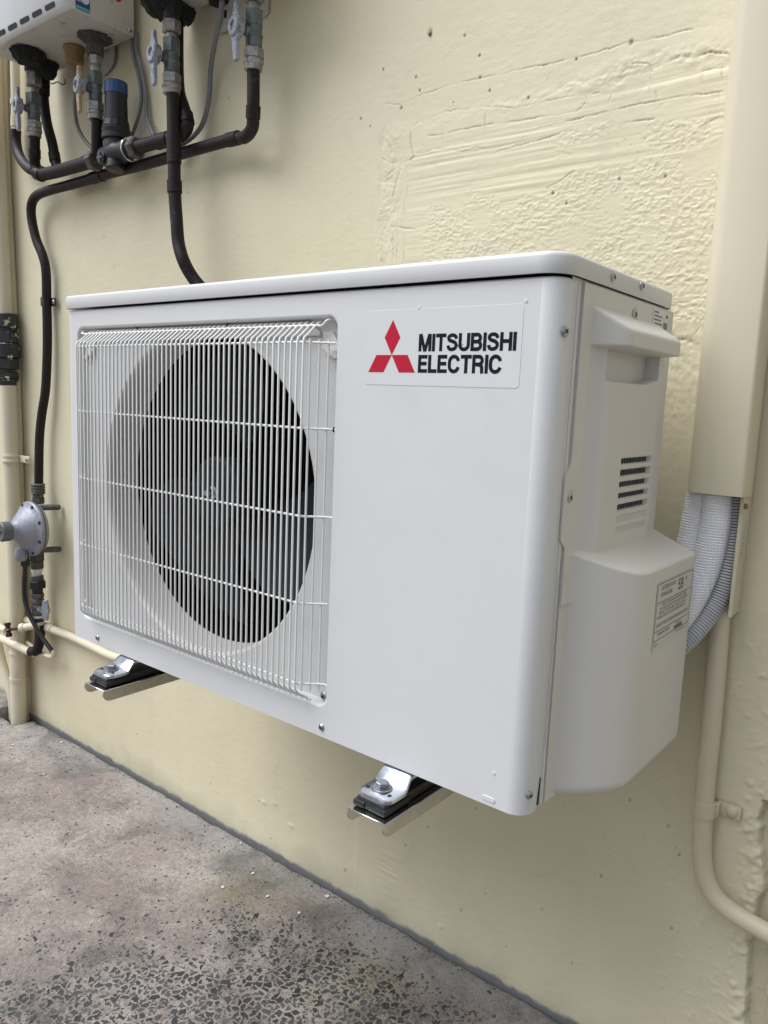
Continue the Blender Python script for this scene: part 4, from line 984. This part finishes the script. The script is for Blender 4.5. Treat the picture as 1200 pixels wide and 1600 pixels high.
obj('flange', MB().lathe([(0, 18*k_), (2*k_, 22*k_), (9*k_, 22*k_), (10*k_, 20.5*k_), (16*k_, 22*k_), (18*k_, 20*k_)], zz, Zv, 32), M['blackplastic'], T)
zz += Vector((0, 0, 18*k_)); obj('hex_collar', MB().lathe([(0, 20*k_), (2*k_, 20.5*k_), (11*k_, 19*k_), (12*k_, 17*k_)], zz, Zv, 12), M['blackplastic'], T, ang=20)
zz += Vector((0, 0, 12*k_)); obj('bonnet', MB().lathe([(0, 17.5*k_), (38*k_, 16.5*k_), (38.5*k_, 15*k_)], zz, Zv, 32), M['blackplastic'], T)
cap = MB()
rs = []
zz += Vector((0, 0, 37*k_))
for z_, r_ in ((0, 17), (.6, 17.4), (17.5, 17.0), (19, 16)):
    rs.append([zz+Vector((math.cos(2*math.pi*j/72)*(r_+(.35 if (j//2) % 2 and 0 < z_ < 19 else 0))*k_, math.sin(2*math.pi*j/72)*(r_+(.35 if (j//2) % 2 and 0 < z_ < 19 else 0))*k_, z_*k_)) for j in range(72)])
obj('blue_cap', cap.ring(rs), M['blue'], T, ang=25)
q = at(161, 247, .296); kb = obj('drain_knob', MB().lathe([(-12*k_, 8*k_), (0, 9.5*k_), (1.5*k_, 10*k_), (4*k_, 10*k_), (5*k_, 9*k_)], q, (0, -1, 0), 20), M['blackplastic'], T)
obj('knob_cross', MB().box(q.x-7*k_, q.x+7*k_, q.y-7*k_, q.y-5*k_, q.z-1.2*k_, q.z+1.2*k_).box(q.x-1.2*k_, q.x+1.2*k_, q.y-7.2*k_, q.y-5*k_, q.z-7*k_, q.z+7*k_), M['greycap'], kb)
for px_, py_, s_ in ((148, 251, -1), (211, 231, 1)):
    q = at(px_, py_, .316); obj('union_nut', MB().lathe([(-6*k_, 14.5*k_), (-4*k_, 16.5*k_), (6*k_, 16.5*k_), (8*k_, 14*k_)], q, ax*s_, hexa=True), M['fitting'], T)
q = at(203, 234, .316); obj('plated_ring', MB().lathe([(0, 17*k_), (2*k_, 17.5*k_), (3*k_, 17*k_)], q, ax, 30), M['zinc'], T)
for i, (tx, wd_) in enumerate(((0, 10), (5, 12), (10, 9))):
    q = at(166, 229+tx, .297); obj('cast_mark', MB().box(q.x, q.x+wd_*k_, q.y-.0006, q.y+.003, q.z-.0009, q.z+.0009), M['greycap'], T)
# ---- heater hoods
def heater(x0, x1, label, front_vents=True):
    z0 = 1.0915; t = thing('water_heater', ((x0+x1)/2, .28, z0), label, 'water heater', 'white gas water heaters on the wall')
    yb, yf = .352, .214
    # chassis: open pressed pan with a returned lip
    mb = MB().box(x0, x1, yf, yb, z0, z0+.60, .003)
    b_ = obj('chassis', mb, M['heaterbase'], t)
    pr_ = [(yf+.010, z0+.004), (yf, z0-.001), (yf-.006, z0-.002), (yf-.010, z0+.0005), (yf-.0125, z0+.0035), (yf-.0165, z0+.018), (yf-.024, z0+.05), (yf-.036, z0+.12), (yf-.040, z0+.20), (yf-.040, z0+.60), (yf+.010, z0+.60)]
    mb = MB(); rs = []
    for xx, ins in ((x0-.001, .010), (x0+.002, .004), (x0+.008, 0), (x1-.008, 0), (x1-.002, .004), (x1+.001, .010)):
        rs.append([Vector((xx, y+(ins if i not in (0, 10) else 0), z+(ins*.5 if i < 9 and i > 0 else 0))) for i, (y, z) in enumerate(pr_)])
    mb.ring(rs); cv = obj('front_cover', mb, M['heater'], t, ang=50)
    n_ = int((x1-x0-.03)/.049)
    for i in range(n_):
        xa = x0+.028+i*.049
        p0 = Vector((0, yf-.0128, z0+.0048)); dv = Vector((0, -.0040, .0145)).normalized(); nv = Vector((0, -.0145, -.0040)).normalized()
        obj('vent_slot', MB().prism(rrect(xa, xa+.036, .0015, .0105, .004, 4), .0002, .0010, lambda a, b2, d: tuple(Vector((a, 0, 0))+p0+dv*b2+nv*d)), M['dark'], cv)
    return t, b_, z0
h1, hb1, z0 = heater(-.690, -.353, 'white gas water heater at the top left with a blue sticker on its side')
h2, hb2, z0 = heater(-.202, .150, 'second white water heater, only its underside in view above the tall valve')
# chassis side details of the left heater
mb = MB(); MBs = lambda y0, y1, z0_, z1_, e: mb.box(-.353+e, -.353+e+.0006, y0, y1, z0_, z1_)
def onside(px, py): 
    d = FW*FPX+RT*(px-600)-UP*(py-800); t = (-.352-CP[0])/d.x; return Vector(CP)+d*t
a = onside(118, 0); b_ = onside(141, 22)
st_ = obj('side_sticker', MB().prism(rrect(a.y, b_.y, b_.z, b_.z+.075, .004, 4), -.3528, -.3522, lambda u_, v_, d: (d, u_, v_)), M['blue'], h1)
obj('sticker_band', MB().box(-.3521, -.3518, a.y+.001, b_.y-.001, b_.z+.001, b_.z+.006), simple('teal_print', (.10, .40, .42), .4, var=.02), st_)
wm = MB().lathe([(0, .009), (.0004, .009)], (-.3521, (a.y*.35+b_.y*.65), b_.z+.022), (1, 0, 0), 24)
for i in range(5): wm.box(-.3521, -.3517, a.y+.003, a.y+.012-(i % 2)*.002, b_.z+.014+i*.007, b_.z+.0155+i*.007)
obj('sticker_print', wm, M['heater'], st_)
q = onside(184, 0); obj('red_mark', MB().lathe([(0, .009), (.0006, .009)], (-.3527, q.y, q.z+.006), (1, 0, 0), 24), M['red'], h1)
q = onside(204, 49); screw(h1, (-.353, q.y, q.z), (1, 0, 0), .0055)
def under(px, py, z=1.0915):
    d = FW*FPX+RT*(px-600)-UP*(py-800); t = (z-CP[2])/d.z; return Vector(CP)+d*t
# torn rubber skirts round the pipe entries
def skirt(parent, c, r_, mat, hgt=.018, seed=1, name='rubber_skirt'):
    rng = random.Random(seed); n_ = 34; rs = []
    for z_, f_ in ((0, .92), (-.003, 1.0), (-hgt*.6, .86), (-hgt, .62)):
        rs.append([Vector((c.x+math.cos(2*math.pi*j/n_)*r_*f_*rng.uniform(.86, 1.12), c.y+math.sin(2*math.pi*j/n_)*r_*f_*rng.uniform(.86, 1.12), c.z+z_+rng.uniform(-.002, .002))) for j in range(n_)])
    obj(name, MB().ring(rs), M[mat], parent, ang=30)
skirt(h1, under(44, 80), .036, 'foam', .024, 3); skirt(h1, under(72, 98), .026, 'foam', .03, 4)
c = under(148, 58); skirt(h1, c, .034, 'sleeve', .010, 5)
skirt(h2, under(256, 4), .042, 'foam', .022, 6); skirt(h2, under(285, 14), .024, 'foam', .024, 7)
c = under(116, 74); obj('grommet', MB().lathe([(0, .0215), (.004, .0225), (.010, .0190), (.032, .0175), (.033, .014)], c, (0, 0, -1), 26), M['brownplug'], h1)
c2 = under(342, 0); obj('grommet', MB().lathe([(0, .018), (.006, .018), (.008, .010)], c2, (0, 0, -1), 24), M['foam'], h2)
# pressed mounting plates behind the heaters
def plate_(parent, L, y, nm='mounting_plate'):
    pts = [(p.x, p.z) for p in P3(L, y)]
    obj(nm, MB().prism(pts, y, y+.004, lambda a, b2, d: (a, d, b2), .0008), M['heaterbase'], parent)
plate_(h1, [(140, 60), (178, 60), (177, 95), (172, 106), (160, 118), (146, 122), (140, 110)], .360)
plate_(h2, [(318, -8), (362, -20), (362, 40), (352, 48), (340, 52), (332, 30)], .360)
plate_(h2, [(360, -20), (418, -40), (418, 18), (412, 26), (362, 44)], .364)
for L in ([(346, 30), (350, 28)], [(352, 22), (358, 22)]):
    p = at(L[0][0], L[0][1], .3595); obj('slot', MB().prism(rrect(p.x-.004, p.x+.004, p.z-.007, p.z+.007, .0035, 4), .3592, .3600, lambda a, b2, d: (a, d, b2)), M['dark'], h2)
# bowl-shaped earth wire
pipe('bent_wire', [(74, 120, .33), (76, 127, .33), (82, 131, .33), (90, 128, .33), (97, 132, .33), (102, 130, .33), (101, 124, .33)], None, .0012, M['dark'], 'thin dark wire hanging in a loop under the left heater', 'wire', seg=8)
# ---- grey cables
CG = 'grey cables hanging from the water heaters'
pipe('power_cable', [(118, 92, .318), (118, 130, .325), (117, 170, .335), (122, 200, .345), (134, 221, .350), (150, 236, .350), (166, 244, .352)], None, .0042, M['cable'], 'grey cable curving down from the tan grommet', 'cable', CG, seg=10)
pipe('power_cable', [(206, 55, .355), (208, 85, .357), (218, 125, .358), (221, 155, .357), (217, 180, .355), (208, 208, .35), (203, 225, .345)], None, .0036, M['cable'], 'grey cable bowed behind the blue-capped valve, the nearer of a pair', 'cable', CG, seg=10)
pipe('power_cable', [(212, 50, .358), (213, 80, .360), (222, 110, .360), (228, 150, .360), (230, 185, .358), (240, 212, .355), (250, 232, .352)], None, .0042, M['cable'], 'thicker grey cable running straight beside the thin bowed one', 'cable', CG, seg=10)
pipe('power_cable', [(347, 2, .30), (344, 30, .315), (335, 70, .335), (329, 110, .35), (327, 150, .355), (318, 190, .356), (303, 212, .355), (284, 226, .352), (270, 236, .35)], None, .0046, M['cable'], 'grey cable sweeping from the right heater down to the pipes', 'cable', CG, seg=10)
# ---- gas regulator
rc = at(50, 826, .310); k_ = pxm(rc, 1)
T = thing('gas_regulator', rc, 'round grey gas regulator with a dark screw cap facing the yard', 'gas regulator')
rd = 43*k_
obj('diaphragm_case', MB().lathe([(-.012, rd*.90), (-.002, rd*.985), (0, rd), (.006, rd), (.009, rd*.97), (.012, rd*.84), (.016, rd*.78), (.026, rd*.66), (.036, rd*.50), (.043, rd*.36), (.047, rd*.28)], rc, (0, -1, 0), 48), M['regulator'], T, ang=28)
obj('gasket_or_gap_shade', MB().lathe([(0, rd*1.012), (.0015, rd*1.012)], rc+Vector((0, .0012, 0)), (0, -1, 0), 48), M['rubber'], T)
obj('spring_tower', MB().lathe([(.040, rd*.40), (.048, rd*.31), (.055, rd*.29), (.057, rd*.25)], rc, (0, -1, 0), 32), M['regulator'], T)
nk = 30; mb = MB(); rs = []
for y_, r_ in ((.0545, .30), (.056, .345), (.077, .345), (.080, .31), (.080, .22), (.0775, .20)):
    rs.append([rc+Vector((math.cos(2*math.pi*j/nk)*rd*r_*(1+(.03 if j % 2 else 0)), -y_, math.sin(2*math.pi*j/nk)*rd*r_*(1+(.03 if j % 2 else 0)))) for j in range(nk)])
cp_ = obj('screw_cap', mb.ring(rs), M['greycap'], T)
obj('cap_slot', MB().box(rc.x-rd*.17, rc.x+rd*.17, rc.y-.0792, rc.y-.0770, rc.z-.0022, rc.z+.0022), M['dark'], cp_)
for i in range(8):
    a = R(22+45*i); q = rc+Vector((math.cos(a)*rd*.90, -.009, math.sin(a)*rd*.90))
    obj('case_bolt', MB().lathe([(0, .0044), (.0032, .0044), (.004, .003)], q, (0, -1, 0), hexa=True), M['dark'], T)
obj('vent_boss', MB().lathe([(0, .013), (.012, .015), (.026, .0145), (.030, .012)], rc+Vector((-.012, -.022, -rd*.72)), (-.1, 0, -1), 24), M['regulator'], T)
obj('body', MB().box(rc.x-.014, rc.x+.008, rc.y+.008, rc.y+.030, rc.z-rd*.80, rc.z+rd*.80, .006), M['fitting'], T)
obj('mounting_pin', MB().lathe([(0, .0075), (.045, .0075), (.050, .005)], rc+Vector((.020, .008, rd*.80)), (.45, .9, .0), 16), M['fitting'], T)
obj('mounting_pin', MB().lathe([(0, .0075), (.045, .0075), (.050, .005)], rc+Vector((.020, .008, -rd*.76)), (.45, .9, .0), 16), M['fitting'], T)
stack('pipe_union', 60, 787, .336, [('nut', 'hex', 11, 9.5, 'fitting'), ('collar', 'cyl', 4, 8, 'fitting'), ('nut', 'ribs', 17, 10.5, 'fitting')], 'grubby brass union on top of the gas regulator', 'pipe fitting')
stack('gas_cock', 60, 984, .336, [('copper_joint', 'cyl', 14, 7.5, 'copper'), ('black_nut', 'cyl', 6, 9.5, 'blackplastic'), ('tape', 'cyl', 4, 9, 'tape'), ('valve_body', 'ribs', 36, 9.5, 'fitting'), ('neck', 'cyl', 7, 8, 'blackplastic'), ('hex_nut', 'hex', 12, 12.8, 'blackplastic'), ('collar', 'cyl', 8, 9.5, 'fitting'), ('thread_tape', 'cone', 11, 7.6, 'tape'), ('nut', 'hex', 12, 10.5, 'fitting'), ('nut', 'hex', 16, 11.5, 'fitting')], 'stack of dark fittings and a gas cock below the regulator', 'gas cock')
gc = at(70, 953, .318); q = thing('cock_handle', gc, 'small grey butterfly handle on the gas cock', 'valve handle')
obj('stub', MB().lathe([(0, .008), (.016, .008)], at(62, 952, .336), (gc-at(62, 952, .336)).normalized(), 16), M['castgrey'], q)
obj('wing', MB().prism([(-.006, .024), (.006, .026), (.0085, .010), (.0115, 0), (.0085, -.010), (.006, -.026), (-.006, -.024), (-.010, 0)], -.004, .004, lambda a, b2, d: (gc.x+.004+a*.8+d*.5, gc.y+a*.5-d, gc.z+b2), .0012), M['castgrey'], q)
pipe('breather_hose', [(39, 872, .302), (39, 890, .304), (37.5, 912, .306), (38.5, 936, .308), (45, 958, .312), (55, 978, .318), (66, 996, .326), (76, 1010, .332), (82, 1018, .336)], None, .0056, M['rubber'], 'black rubber hose drooping from the regulator', 'hose', seg=12)
stack('hose_nut', 39.5, 884, .302, [('nut', 'hex', 10, 7.5, 'blackplastic'), ('collar', 'cyl', 6, 6, 'blackplastic')], 'black nut joining the hose to the regulator', 'pipe fitting')
CPG = 'cream painted pipes'
pipe('cream_loop', [(82, 1016, .336), (84, 1022, .338), (80, 1026, .340), (70, 1023, .342), (58, 1016, .345), (45, 1006, .35), (38, 1000, .356)], None, .0052, M['creampipe'], 'thin cream tube looping up from the black hose', 'pipe', CPG)
pipe('gas_elbow', [(62, 976, .336), (62, 992, .336), (61, 1006, .334), (56, 1017, .330), (48, 1018, .326)], None, .0128, M['pipe'], 'dark brown elbow under the gas cock', 'pipe', PG)
pipe('cream_gas_pipe', [(56, 1021, .330), (46, 1018, .326), (24, 1008, .320), (0, 997, .314), (-40, 980, .304)], None, .0105, M['creampipe'], 'cream gas pipe leaving frame left at the foot of the gas cock', 'pipe', CPG)
pipe('water_pipe', [(18, 955, .352), (25, 961, .352), (48, 971, .352), (75, 981, .352), (112, 995, .352), (145, 1011, .352), (172, 1024, .352), (190, 1028, .353), (200, 1015, .354), (204, 980, .354), (205, 900, .354)], None, .0098, M['creampipe'], 'cream water pipe passing behind the bottom left corner of the unit', 'pipe', CPG, collars=((1.1, .03, 1.28), (3.1, .05, 1.22)))
pipe('tap_stub', [(64, 977, .335), (52, 978, .328), (40, 980, .320), (32, 981, .314)], None, .0095, M['creampipe'], 'cream stub that carries the small brown tap', 'pipe', CPG, collars=((2.5, .012, 1.2),))
T = thing('garden_tap', at(13, 984, .300), 'small dark bronze T-handle tap in front of the fat cream downpipe', 'tap')
obj('spindle', MB().tube(P3([(34, 981, .315), (24, 982.5, .308), (13, 984, .300)]), .0042, 12), M['bronze'], T)
a = at(11.5, 973, .300); b_ = at(14.5, 995, .300)
mb = MB().tube([a+(b_-a)*t for t in (0, .15, .3, .42, .5, .58, .7, .85, 1)], .005, 14, radf=[.0075, .0085, .0055, .0065, .009, .0065, .0055, .0085, .0072]); obj('handle', mb, M['bronze'], T, ang=60)
pipe('short_stub', [(-12, 972, .345), (0, 980, .342), (10, 985, .335)], None, .0085, M['creampipe'], 'short cream pipe end at the left edge behind the tap', 'pipe', CPG)
# ---- downpipe with black union at the far left
def vpipe(L, y): return P3(L, y)
DP = pipe('downpipe', [(-12, 60), (-6, 200), (3, 400), (8, 500), (13, 600), (19, 760), (24, 900), (28, 1040), (30, 1148)], .335, .0205, M['creampipe'], 'fat cream painted downpipe at the far left with a socket joint', 'downpipe', collars=((7.3, .010, 1.08), (6.85, .006, 1.10)))
pp = P3([(-12, 60), (13, 600), (30, 1148)], .335)
stack('pipe_coupling', 13, 606, .335, [('taper', 'cone', 14, 14.0, 'union'), ('nut', 'hex', 10, 17.2, 'union'), ('groove', 'cyl', 4, 14.5, 'union'), ('nut', 'hex', 18, 18.0, 'union'), ('barrel', 'cyl', 22, 18.8, 'union'), ('nut', 'hex', 18, 18.2, 'union'), ('groove', 'cyl', 5, 15, 'union'), ('collar', 'cyl', 22, 17.0, 'union')], 'black pipe coupling with chipped cream paint on the fat downpipe', 'pipe coupling')
c = at(18.5, 716, .335); T = thing('pipe_clamp', c, 'cream pipe clamp holding the fat downpipe', 'pipe clamp', 'pipe clamps screwed to the wall')
obj('band', MB().lathe([(-.009, .0205), (-.009, .0235), (-.004, .0235), (-.003, .0222), (.003, .0222), (.004, .0235), (.009, .0235), (.009, .0205)], c, (0, 0, 1), 32), M['creampipe'], T)
obj('ear', MB().box(c.x+.018, c.x+.068, .345, .352, c.z-.009, c.z+.009, .002), M['creampipe'], T); screw(T, (c.x+.060, .345, c.z), (0, -1, 0), .006)
pipe('side_conduit', [(6, 60), (9, 200), (18, 400), (24, 520), (29, 640), (34, 800), (38, 1000), (41, 1140)], .360, .0085, M['creampipe'], 'slim cream conduit fixed flat to the wall behind the fat downpipe', 'conduit', CPG)
pipe('slanting_drain', [(-14, 960, .34), (-4, 1000, .34), (4, 1035, .34), (14, 1070, .34), (18.5, 1090, .34), (20, 1110, .34), (20.5, 1150, .34)], None, .0110, M['creampipe'], 'cream pipe slanting in from the left edge beside the downpipe', 'pipe', CPG)
c = at(72, 472, .350); T = thing('pipe_clamp', c, 'small brown saddle clamp on the vertical gas pipe', 'pipe clamp', 'pipe clamps screwed to the wall')
obj('band', MB().lathe([(-.010, .0108), (-.010, .0124), (.010, .0124), (.010, .0108)], c, (0, 0, 1), 28), M['copperdark'], T)
obj('ear', MB().box(c.x+.008, c.x+.030, .3560, .3600, c.z-.010, c.z+.010, .002), M['copperdark'], T); screw(T, (c.x+.022, .3560, c.z), (0, -1, 0), .0055)
# ------------------------------------------------------------------ duct, pipes and conduit on the right
x0, x1, yf = .8235, .8895, .3080
T = thing('pipe_duct', (.857, .34, .15), 'cream painted trunking with its lower cover cut short above the white pipes', 'trunking')
pl_ = [(x0, .3685), (x0, yf+.018)]+[(x0+.018-.018*math.cos(R(a)), yf+.018-.018*math.sin(R(a))) for a in range(15, 90, 15)]+[(x0+.018, yf), (x1-.004, yf)]+[(x1-.004+.004*math.sin(R(a)), yf+.004-.004*math.cos(R(a))) for a in (30, 60, 90)]+[(x1, .3500), (x1-.002, .3500), (x1-.002, yf+.005), (x1-.005, yf+.002), (x0+.018, yf+.002), (x0+.006, yf+.008), (x0+.002, yf+.018), (x0+.002, .3685)]
mb = MB().prism(pl_, .2960, 1.9, lambda a, b2, d: (a, b2, d)); cvr = obj('duct_cover', mb, M['duct'], T, ang=38)
mb = MB(); prism2 = lambda pts, z_0, z_1: mb.prism(pts, z_0, z_1, lambda a, b2, d: (a, b2, d))
prism2([(.8835, .3260), (.8835, .3690), (.8860, .3690), (.8860, .3300), (.8875, .3290), (.8875, .3260)], .1515, 1.88)
prism2([(.8275, .3260), (.8275, .3690), (.8300, .3690), (.8300, .3260)], .1515, 1.88); prism2([(.8302, .3670), (.8302, .3692), (.8833, .3692), (.8833, .3670)], .1515, 1.88)
obj('back_channel', mb, M['duct'], T, ang=30)
q = at(1157, 787, .330); obj('plaster_dab', MB().lathe([(0, .003), (.002, .0038), (.004, .002)], (.8876, .3300, .284), (1, 0, 0), 9), M['copper'], T)
def ribbed(name, L, r_, mat, label, pitch, depth, cat, group=None, seg=20):
    pts = P3(L, None); sm = smooth_path(pts, 10); out = [sm[0]]; acc = 0
    # resample evenly
    ln = [0]; 
    for a, b2 in zip(sm, sm[1:]): ln.append(ln[-1]+(b2-a).length)
    n_ = int(ln[-1]/(pitch/5)); res = []; rf = []; j = 0
    for i in range(n_+1):
        s = ln[-1]*i/n_
        while j < len(ln)-2 and ln[j+1] < s: j += 1
        f = (s-ln[j])/max(1e-9, ln[j+1]-ln[j]); res.append(sm[j].lerp(sm[j+1], f)); rf.append(r_-(depth if i % 5 == 0 else depth*.2 if i % 5 in (1, 4) else 0))
    mb = MB().tube(res, r_, seg, radf=rf); o = min(pts, key=lambda p: p.z)
    ob = obj(name, mb, mat, None, o, ang=60); tag(ob, label, cat, group)
    if isinstance(mat, list):
        mi = [1 if (f_i//seg) % 5 == 0 else 0 for f_i in range(len(mb.f))]; ob.data.polygons.foreach_set('material_index', mi)
    return ob
IG = 'white insulated refrigerant pipes'
ribbed('insulated_pipe', [(1103, 690, .340), (1095, 765, .340), (1086, 810, .338), (1077, 850, .334), (1062, 890, .325), (1030, 940, .300), (1000, 975, .285)], .0155, M['insul'], 'white insulated pipe nearest the unit, coming out of the duct', .0030, .0004, 'insulated pipe', IG)
ribbed('insulated_pipe', [(1121, 700, .334), (1121, 770, .334), (1118, 815, .333), (1109, 860, .330), (1094, 905, .324), (1070, 950, .310), (1030, 1000, .285)], .0175, M['insul'], 'thicker white insulated pipe between its twin and the grey hose', .0030, .0004, 'insulated pipe', IG)
ribbed('drain_hose', [(1150, 700, .350), (1149, 770, .350), (1146, 820, .349), (1139, 875, .346), (1125, 925, .340), (1103, 962, .328), (1075, 995, .310), (1040, 1025, .290), (1010, 1040, .28)], .0135, [M['hose'], M['hosegap']], 'grey corrugated drain hose curving from the duct to the back of the unit', .0036, .0013, 'hose')
c = at(1094, 968, .325); 
T = pipe('wall_conduit', [(1128, 930, .350), (1124, 980, .350), (1118, 1060, .350), (1110, 1150, .350), (1103, 1220, .350), (1098.5, 1280, .350), (1097, 1330, .350), (1101, 1366, .350), (1113, 1395, .350), (1132, 1416, .350), (1156, 1433, .350), (1200, 1458, .350), (1260, 1492, .350)], None, .0118, M['conduit'], 'cream painted conduit running down then bending right below the duct', 'conduit', CPG)
c = at(1101, 1262, .350); T = thing('pipe_clamp', c, 'cream saddle clamp with one screw on the conduit below the duct', 'pipe clamp', 'pipe clamps screwed to the wall')
obj('band', MB().lathe([(-.0095, .0119), (-.0095, .0134), (.0095, .0134), (.0095, .0119)], c, (0, 0, 1), 32), M['conduit'], T)
obj('ear', MB().box(c.x+.010, c.x+.040, .3640, .3665, c.z-.0095, c.z+.0095, .0022).box(c.x+.010, c.x+.0155, .352, .3655, c.z-.0085, c.z+.0085, .002), M['conduit'], T)
obj('screw_head', MB().lathe([(0, .0072), (.0015, .0070), (.0032, .0045), (.0038, .002)], (c.x+.0285, .3640, c.z), (0, -1, 0), 24), M['conduit'], T)
# wall plug above the patch
p = at(671, 52, WY); tag(obj('wall_plug', MB().lathe([(-.006, .0025), (.002, .0025), (.0032, .0012)], (p.x, p.y, p.z), (0, -1, 0), 14), M['copper'], None, tuple(p)), 'small screw plug left in the wall above the cracked patch', 'screw')

# grit gathered along the foot of the wall and loose on the concrete
rng = random.Random(31); mb = MB()
for i in range(420):
    if i < 300: x = rng.uniform(-.85, .8); y = .3585-abs(rng.gauss(0, .010)); r_ = rng.uniform(.0006, .0020)
    else: x = rng.uniform(-.7, .7); y = rng.uniform(-.15, .35); r_ = rng.uniform(.0005, .0014)
    k_ = rng.randint(4, 6); b0 = [(x+math.cos(6.28*j/k_)*r_*rng.uniform(.6, 1.2), y+math.sin(6.28*j/k_)*r_*rng.uniform(.6, 1.2)) for j in range(k_)]
    zz = GZ-.0005
    mb.ring([[Vector((a, b2, zz-.002)) for a, b2 in b0], [Vector((a, b2, zz+r_*.6)) for a, b2 in b0], [Vector((x+(a-x)*.5, y+(b2-y)*.5, zz+r_*1.1)) for a, b2 in b0]])
tag(obj('grit', mb, M['roughstone'], None, (0, .35, GZ)), 'fine grit and crumbs lying along the foot of the wall', 'grit', kind='stuff')
